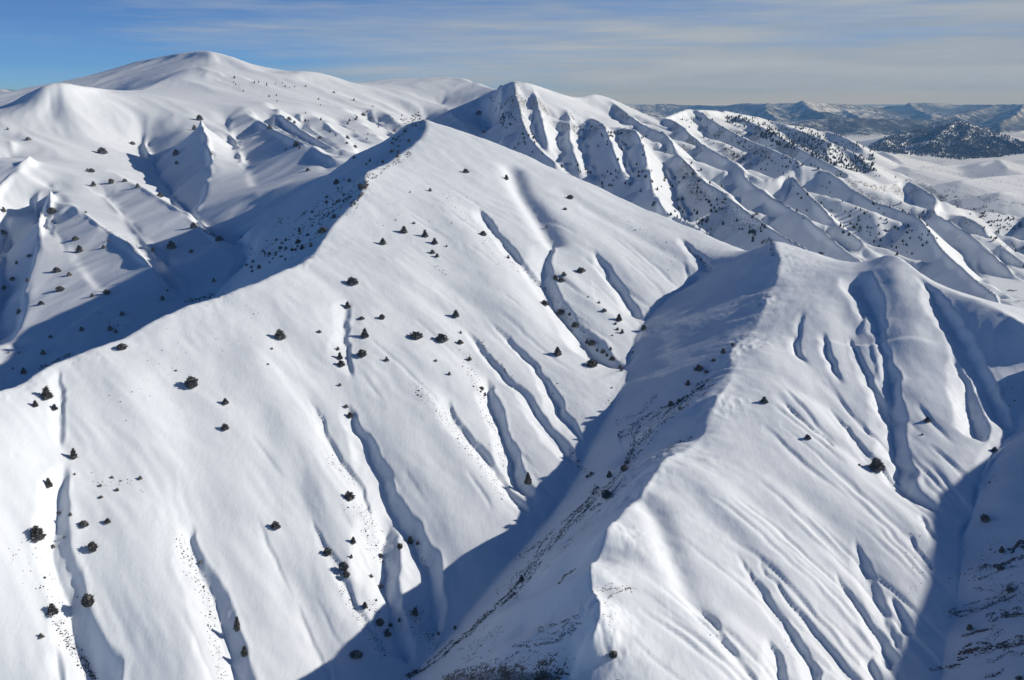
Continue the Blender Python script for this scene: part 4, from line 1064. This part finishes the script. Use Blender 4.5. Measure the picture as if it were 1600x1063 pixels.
def crown_mesh(kind, seed, tufts):
    """unit tree: height 1, half-width .5; clumps of scale-leaf sprays round several leaders"""
    rn = random.Random(seed); vs = []; fs = []
    leaders = {'cone': [(0,0,1,1)], 'round': [(0,0,.95,.85),(.22,.1,.8,.6),(-.24,-.06,.85,.6),(.02,-.25,.75,.6),(-.05,.26,.8,.6)],
               'column': [(0,0,1,1)], 'shrub': [(0,0,.9,.7),(.3,.05,.62,.5),(-.3,.08,.7,.5),(0,-.3,.6,.5),(.1,.28,.66,.5)],
               'clump': [(-.12,0,1,.62),(.2,.06,.84,.6),(-.32,-.05,.66,.5),(.38,-.08,.55,.42),(.02,-.28,.62,.5),(.04,.3,.7,.5)],
               'spire': [(0,0,1,.62),(.26,.05,.55,.5),(-.24,.1,.5,.5),(.02,-.26,.45,.5)]}[kind]
    prof = {'cone': 'cone', 'round': 'round', 'column': 'column', 'shrub': 'shrub', 'clump': 'clump', 'spire': 'cone'}[kind]
    tot = sum(l[2] * l[3] for l in leaders)
    for (lx, ly, lh, lw) in leaders:
        lx *= .5; ly *= .5; wob = [rn.uniform(.82, 1.15) for _ in range(9)]
        # inner mass, lumpy
        b0 = len(vs); rings, seg = 6, 8
        for i in range(rings + 1):
            t = i / rings; r = radius_profile(prof, min(t, .985)) * .5 * lw * .74
            for a in range(seg):
                an = 2 * math.pi * a / seg; rr = r * rn.uniform(.75, 1.15)
                vs.append((lx + rr * math.cos(an), ly + rr * math.sin(an), .03 + t * lh * .9))
        for i in range(rings):
            for a in range(seg):
                fs.append((b0 + i * seg + a, b0 + i * seg + (a + 1) % seg, b0 + (i + 1) * seg + (a + 1) % seg, b0 + (i + 1) * seg + a))
        for k in range(int(tufts * lh * lw / tot)):
            t = rn.random() ** 1.15; an = rn.uniform(0, 2 * math.pi)
            R = radius_profile(prof, t) * .5 * lw * wob[int(an / 6.2832 * 8.99)] * (1 + .13 * math.sin(t * 19 + an * 2))
            q = R * rn.uniform(.66, 1.0); cx, cy, cz = lx + q * math.cos(an), ly + q * math.sin(an), .02 + t * lh * .93
            s = rn.uniform(.045, .095) * (1.5 if kind == 'round' else 1.15); ln = rn.uniform(1.0, 1.9)
            ox, oy, oz = math.cos(an), math.sin(an), rn.uniform(.1, 1.1); m = math.sqrt(ox * ox + oy * oy + oz * oz); ox, oy, oz = ox / m, oy / m, oz / m
            sx, sy = -math.sin(an), math.cos(an); tw = rn.uniform(-.6, .6)
            tip = (cx + ox * s * ln, cy + oy * s * ln, cz + oz * s * ln)
            b1 = len(vs)
            vs += [(cx + sx * s * .55, cy + sy * s * .55, cz + tw * s), (cx - sx * s * .55, cy - sy * s * .55, cz - tw * s), tip,
                   (cx - ox * s * .3, cy - oy * s * .3, cz + s * .5), (cx + ox * s * .2, cy + oy * s * .2, cz - s * .5)]
            fs += [(b1, b1 + 1, b1 + 2), (b1 + 3, b1 + 4, b1 + 2), (b1, b1 + 3, b1 + 1, b1 + 4)]
    A = np.array(vs); x = np.percentile(np.abs(A[:, :2]), 97); zt = np.percentile(A[:, 2], 99.8)
    A[:, :2] *= .5 / x; A[:, 2] *= 1 / zt
    return A.tolist(), fs
def trunk_mesh(kind, seed):
    rn = random.Random(seed + 50); vs = []; fs = []
    top = .5 if kind in ('shrub', 'round', 'clump') else .8
    bend = rn.uniform(-.03, .03)
    tube(vs, fs, [(0, 0, -.12), (bend * .3, 0, .08), (bend, .01, top * .5), (bend * 1.4, 0, top)], [.065, .05, .032, .012], 7)
    for k in range(5):
        an = rn.uniform(0, 6.28); z0 = rn.uniform(.04, top * .55); l = rn.uniform(.2, .36)
        tube(vs, fs, [(0, 0, z0), (math.cos(an) * l * .5, math.sin(an) * l * .5, z0 + .05), (math.cos(an) * l, math.sin(an) * l, z0 + .16)], [.022, .015, .006], 5)
    return vs, fs

PROTO = {}
def proto(kind, k, lod):
    key = (kind, k, lod)
    if key not in PROTO:
        sd = hash_name(kind) * 7 + k
        cv, cf = crown_mesh(kind, sd, (420, 170, 60)[lod]); tv, tf = trunk_mesh(kind, sd)
        c = bpy.data.meshes.new('crown'); c.from_pydata(cv, [], cf); c.materials.append(FOL); c.update()
        w = bpy.data.meshes.new('trunk'); w.from_pydata(tv, [], tf); w.materials.append(BARK); w.update()
        PROTO[key] = (c, w)
    return PROTO[key]
def hash_name(s): return sum((i + 1) * ord(c) for i, c in enumerate(s))
rt = random.Random(7)
OCC = []
def tree(px, py, wpx, hpx, kind, label, group=None, count=[0]):
    p = cast(H, V, px, py)
    if p is None: return
    D = math.sqrt(p[0] ** 2 + p[1] ** 2 + p[2] ** 2); w = .93 * wpx * D / F_PX; h = max(.95 * hpx * D / F_PX, w * .5)
    lod = 0 if max(wpx, hpx) >= 9 else (1 if max(wpx, hpx) >= 6 else 2)
    c, tk = proto(kind, rt.randrange(3), lod)
    e = bpy.data.objects.new('juniper_bush' if kind == 'shrub' else 'juniper_tree', None); COL.objects.link(e); e.empty_display_size = .5
    e.location = (p[0], p[1], p[2] + ZCAM - .06 * h); e.rotation_euler = (0, 0, rt.uniform(-.5, .5)); 
    e['label'] = label; e['category'] = 'bush' if kind == 'shrub' else 'tree'
    if group: e['group'] = group
    for nm, me in (('crown', c), ('trunk', tk)):
        if nm == 'trunk' and max(wpx, hpx) < 6: continue
        o = bpy.data.objects.new(nm, me); COL.objects.link(o); o.parent = e; o.scale = (w, w * .95, h)
    OCC.append((px, py))
    return e

for row in TREES: tree(*row)
print('trees', len(TREES), round(time.time() - t_0, 1))

# ---- small scattered things joined as stuff
def joined(name, items, m, kind='stuff'):
    """items: (x, y, z, sx, sy, sz, rotation, seed) -> lumpy angular stones"""
    base = np.array(ICO_V); F = np.array(ICO_F); n = len(items); rn = np.random.RandomState(len(name))
    it = np.array(items, float); vs = base[None] * rn.uniform(.6, 1.25, (n, 12, 1)) * it[:, None, 3:6]
    ca, sa = np.cos(it[:, 6])[:, None], np.sin(it[:, 6])[:, None]
    x = vs[..., 0] * ca - vs[..., 1] * sa; y = vs[..., 0] * sa + vs[..., 1] * ca
    P3 = np.stack([x + it[:, 0:1], y + it[:, 1:2], vs[..., 2] + it[:, 2:3] + ZCAM], -1).reshape(-1, 3)
    FF = (F[None] + (np.arange(n) * 12)[:, None, None]).reshape(-1, 3)
    me = bpy.data.meshes.new(name); me.from_pydata(P3.tolist(), [], FF.tolist()); me.materials.append(m); me.update()
    o = bpy.data.objects.new(name, me); COL.objects.link(o)
    if kind: o['kind'] = kind
    return o
def pix(px, py):
    p = cast(H, V, px, py)
    return p
def along(line, t):
    line = np.array(line, float); seg = np.hypot(*(line[1:] - line[:-1]).T); cum = np.concatenate([[0], np.cumsum(seg)]); s = t * cum[-1]
    return np.interp(s, cum, line[:, 0]), np.interp(s, cum, line[:, 1])
rs = random.Random(99)
items = []; tuft = []
for line, spread, n, size in STONES:
    for k in range(n):
        x, y = along(line, rs.random()); x += rs.gauss(0, spread); y += rs.gauss(0, spread * .6)
        p = cast(H, V, x, y)
        if p is None: continue
        D = math.hypot(p[0], p[1]); s = 1.35 * size * rs.uniform(.35, 1.0) ** 1.3 * D / F_PX
        if rs.random() < .06: s *= 1.8
        items.append((p[0], p[1], p[2] + s * .1, s * rs.uniform(.7, 1.3), s * rs.uniform(.7, 1.2), s * rs.uniform(.4, .9), rs.uniform(0, 6.3), 0))
joined('scattered_stones', items, STONE)
items = []
for line, spread, n, size in BANDS:
    m = max(2, int(spread / 1.1)); offs = [rs.gauss(0, spread) for _ in range(m)]; ph = [rs.uniform(0, 9) for _ in range(m)]
    for k in range(int(n * 1.9)):
        t = rs.random(); q_ = rs.randrange(m); a0, a1 = rs.uniform(0, .0), 1
        if math.sin(t * 21 + ph[q_]) + .6 * math.sin(t * 57 + ph[q_] * 3) < rs.uniform(-1.2, .5): continue
        x, y = along(line, t); xb, yb = along(line, min(1, t + .03)); dx_, dy_ = xb - x, yb - y; l_ = math.hypot(dx_, dy_) + 1e-6
        off = offs[q_] * (1 + .5 * math.sin(t * 9 + q_)) + rs.gauss(0, 1.0)
        x += -dy_ / l_ * off; y += dx_ / l_ * off
        p = cast(H, V, x, y)
        if p is None: continue
        q = cast(H, V, x + dx_ / l_ * 3, y + dy_ / l_ * 3) or p
        D = math.hypot(p[0], p[1]); s = .92 * size * rs.uniform(.3, 1.0) * D / F_PX; an = math.atan2(q[1] - p[1], q[0] - p[0])
        items.append((p[0], p[1], p[2] + s * .05, s * rs.uniform(.9, 2.2), s * rs.uniform(.45, .8), s * rs.uniform(.35, .8), an + rs.gauss(0, .25), 0))
joined('broken_rock_bands', items, STONE)
# ---- single rock ledges that stand out
def ledge(px, py, wpx, hpx, label, m, rot=0.0):
    p = cast(H, V, px, py)
    if p is None: return
    D = math.sqrt(sum(a * a for a in p)); w = wpx * D / F_PX; h = hpx * D / F_PX
    rn = random.Random(int(px * 7 + py)); vs = []; fs = []
    e = bpy.data.objects.new('rock_ledge', None); COL.objects.link(e); e.location = (0, 0, ZCAM)
    e['label'] = label; e['category'] = 'rock'
    q1 = cast(H, V, px - wpx * .5, py - math.tan(rot) * -wpx * .5) or p; q2 = cast(H, V, px + wpx * .5, py - math.tan(rot) * wpx * .5) or p
    n = max(4, int(wpx / 4))
    for k in range(n):
        t = (k + .5) / n + rn.uniform(-.3, .3) / n
        x = px + (t - .5) * wpx; y = py - math.tan(rot) * (t - .5) * wpx + rn.uniform(-.25, .25) * hpx
        c = cast(H, V, x, y)
        if c is None or abs(math.hypot(c[0], c[1]) - math.hypot(p[0], p[1])) > 60: continue
        sw = w / n * rn.uniform(.6, 1.0); sh = h * rn.uniform(.45, .8) * (1 - abs(t - .5)); an = math.atan2(q2[1] - q1[1], q2[0] - q1[0])
        vv = []
        for v in ICO_V:
            f = rn.uniform(.7, 1.2); X, Y, Z = v[0] * sw * f, v[1] * sh * .8 * f, v[2] * sh * f * .7
            vv.append((X * math.cos(an) - Y * math.sin(an) + c[0], X * math.sin(an) + Y * math.cos(an) + c[1], Z + c[2]))
        me = bpy.data.meshes.new('boulder'); me.from_pydata(vv, [], ICO_F); me.materials.append(m); me.update()
        o = bpy.data.objects.new('boulder', me); COL.objects.link(o); o.parent = e
for a in LEDGES: ledge(*a[:5], {'R': REDROCK, 'S': STONE}[a[5]], a[6])

# ---- dry scrub on the nearest knoll at the bottom of the view
vs = []; fs = []
for k in range(SCRUB_N):
    u, v_ = rs.random(), rs.random() ** .7; x = 690 + 185 * u; y = 1047 + 9 * abs(u - .5) ** 1.2 * 2 + 26 * v_
    p = cast(H, V, x, y)
    if p is None: continue
    hgt = rs.uniform(.18, .55); z = p[2] + ZCAM
    for b in range(3):
        an = rs.uniform(0, 6.28); r = rs.uniform(.05, .16); w = .06; i = len(vs)
        vs += [(p[0] - math.sin(an) * w, p[1] + math.cos(an) * w, z - .03), (p[0] + math.sin(an) * w, p[1] - math.cos(an) * w, z - .03),
               (p[0] + math.cos(an) * r, p[1] + math.sin(an) * r, z + hgt * rs.uniform(.6, 1))]
        fs.append((i, i + 1, i + 2))
o = mesh_obj('dry_scrub', vs, fs, SCRUB); o['kind'] = 'stuff'

# ---- wooded ridge and wooded hill: far-off wood
def forest(name, cells, size, need):
    rn = np.random.RandomState(5 + len(name)); P3 = []; FF = []; b = 0
    P = np.array(cells)
    n = len(P); h = size * rn.uniform(.6, 1.25, n); w = h * rn.uniform(.28, .42, n)
    ang = np.arange(5) / 5 * 6.2832
    ring = np.stack([np.cos(ang), np.sin(ang)], -1)
    jit = rn.uniform(.7, 1.25, (n, 5))
    low = np.stack([P[:, None, 0] + ring[None, :, 0] * w[:, None] * jit, P[:, None, 1] + ring[None, :, 1] * w[:, None] * jit, P[:, None, 2] + (h * .05)[:, None] + 0 * jit], -1)
    mid = np.stack([P[:, None, 0] + ring[None, :, 0] * w[:, None] * jit * .75, P[:, None, 1] + ring[None, :, 1] * w[:, None] * jit * .75, P[:, None, 2] + (h * .5)[:, None] + 0 * jit], -1)
    top = np.stack([P[:, 0], P[:, 1], P[:, 2] + h], -1)[:, None]
    v = np.concatenate([low, mid, top], 1); v[..., 2] += ZCAM
    f = []
    for a in range(5):
        c = (a + 1) % 5; f += [(a, c, 5 + c), (a, 5 + c, 5 + a), (5 + a, 5 + c, 10)]
    F = (np.array(f)[None] + (np.arange(n) * 11)[:, None, None]).reshape(-1, 3)
    me = bpy.data.meshes.new(name); v = v.reshape(-1, 3)
    me.vertices.add(len(v)); me.vertices.foreach_set('co', v.astype(np.float32).ravel()); me.loops.add(F.size)
    me.loops.foreach_set('vertex_index', F.astype(np.int32).ravel()); me.polygons.add(len(F)); me.polygons.foreach_set('loop_start', np.arange(0, F.size, 3, dtype=np.int32))
    me.update(calc_edges=True); me.materials.append(WOOD); o = bpy.data.objects.new(name, me); COL.objects.link(o); o['kind'] = 'stuff'
def scatter(n, px0, px1, py0, py1, dens_fn, seed):
    rn = random.Random(seed); outp = []
    for k in range(n):
        x = rn.uniform(px0, px1); y = rn.uniform(py0, py1); p = cast(H, V, x, y)
        if p is None: continue
        if rn.random() < dens_fn(x, y, p): outp.append(p)
    return outp
def inpoly(x, y, poly):
    c = False; j = len(poly) - 1
    for i in range(len(poly)):
        xi, yi = poly[i]; xj, yj = poly[j]
        if (yi > y) != (yj > y) and x < (xj - xi) * (y - yi) / (yj - yi) + xi: c = not c
        j = i
    return c
def dn(x, y, s, k=0): return float(vnoise(np.array([x / s]), np.array([y / s]), k)[0])
HILL = [(1350,234),(1395,206),(1440,195),(1495,184),(1530,197),(1562,208),(1605,225),(1605,240),(1560,246),(1500,250),(1460,246),(1400,240)]
forest('hill_wood', scatter(15000, 1345, 1605, 183, 250, lambda x, y, p: (.97 if dn(p[0], p[1], 160, 5) > -.3 else .4) if inpoly(x, y, HILL) and math.hypot(p[0], p[1]) > 5200 else 0, 3), 9.5, 0)
RIDGEP = [(1125,186),(1165,176),(1195,181),(1230,190),(1285,199),(1330,215),(1365,240),(1370,268),(1345,272),(1310,262),(1270,245),(1225,232),(1180,212)]
forest('ridge_wood', scatter(4200, 1120, 1372, 175, 275, lambda x, y, p: (.8 if dn(p[0], p[1], 120, 9) > -.1 else .15) if inpoly(x, y, RIDGEP) and math.hypot(p[0], p[1]) > 2300 else 0, 4), 7.5, 0)
# junipers dotted over the back range, too many and too small to pick out
BACKP = [([(760,140),(870,250),(800,235)], 60), ([(870,262),(905,195),(1000,205),(1075,250),(1200,350),(1180,385),(1000,320)], 140), ([(1040,180),(1130,185),(1250,250),(1330,275),(1200,275),(1090,210)], 150),
         ([(1200,270),(1320,270),(1440,330),(1480,400),(1400,400),(1250,345)], 100), ([(1330,270),(1420,280),(1500,330),(1600,420),(1600,340),(1450,290)], 100), ([(330,110),(560,150),(740,210),(560,228),(430,180)], 45)]
cells = []; rn = random.Random(12)
for poly, n in BACKP:
    xs = [p[0] for p in poly]; ys = [p[1] for p in poly]; k = 0; tr = 0
    while k < n and tr < n * 20:
        tr += 1; x = rn.uniform(min(xs), max(xs)); y = rn.uniform(min(ys), max(ys))
        if not inpoly(x, y, poly): continue
        p = cast(H, V, x, y)
        if p is None or math.hypot(p[0], p[1]) < 1250: continue
        if dn(p[0], p[1], 60, 3) < rn.uniform(-.7, .5): continue
        cells.append(p); k += 1
forest('dotted_junipers', cells, 4.6, 0)

# ---- the air
def haze():
    # a closed box round everything; sky stays outside
    x0, x1, y0, y1, z0, z1 = -58000, 58000, -3000, 54000, float(H.min()) + ZCAM - 3, max(ZCAM + 4, float(H.max()) + ZCAM + 6)
    v = [(x, y, z) for z in (z0, z1) for y in (y0, y1) for x in (x0, x1)]
    f = [(0, 2, 3, 1), (4, 5, 7, 6), (0, 1, 5, 4), (2, 6, 7, 3), (0, 4, 6, 2), (1, 3, 7, 5)]
    m = bpy.data.materials.new('pale_air'); m.use_nodes = True; t = m.node_tree; t.nodes.clear(); o = N(t, 'ShaderNodeOutputMaterial')
    pv = N(t, 'ShaderNodeVolumePrincipled'); pv.inputs['Color'].default_value = HAZE_COLOR; pv.inputs['Density'].default_value = HAZE_DENSITY; pv.inputs['Anisotropy'].default_value = .0; pv.inputs['Absorption Color'].default_value = (1, 1, 1, 1)
    L(t, pv.outputs[0], o.inputs['Volume']); b = mesh_obj('haze', v, f, m); b['kind'] = 'stuff'
if HAZE_DENSITY > 0: haze()
print('done', round(time.time() - t_0, 1))
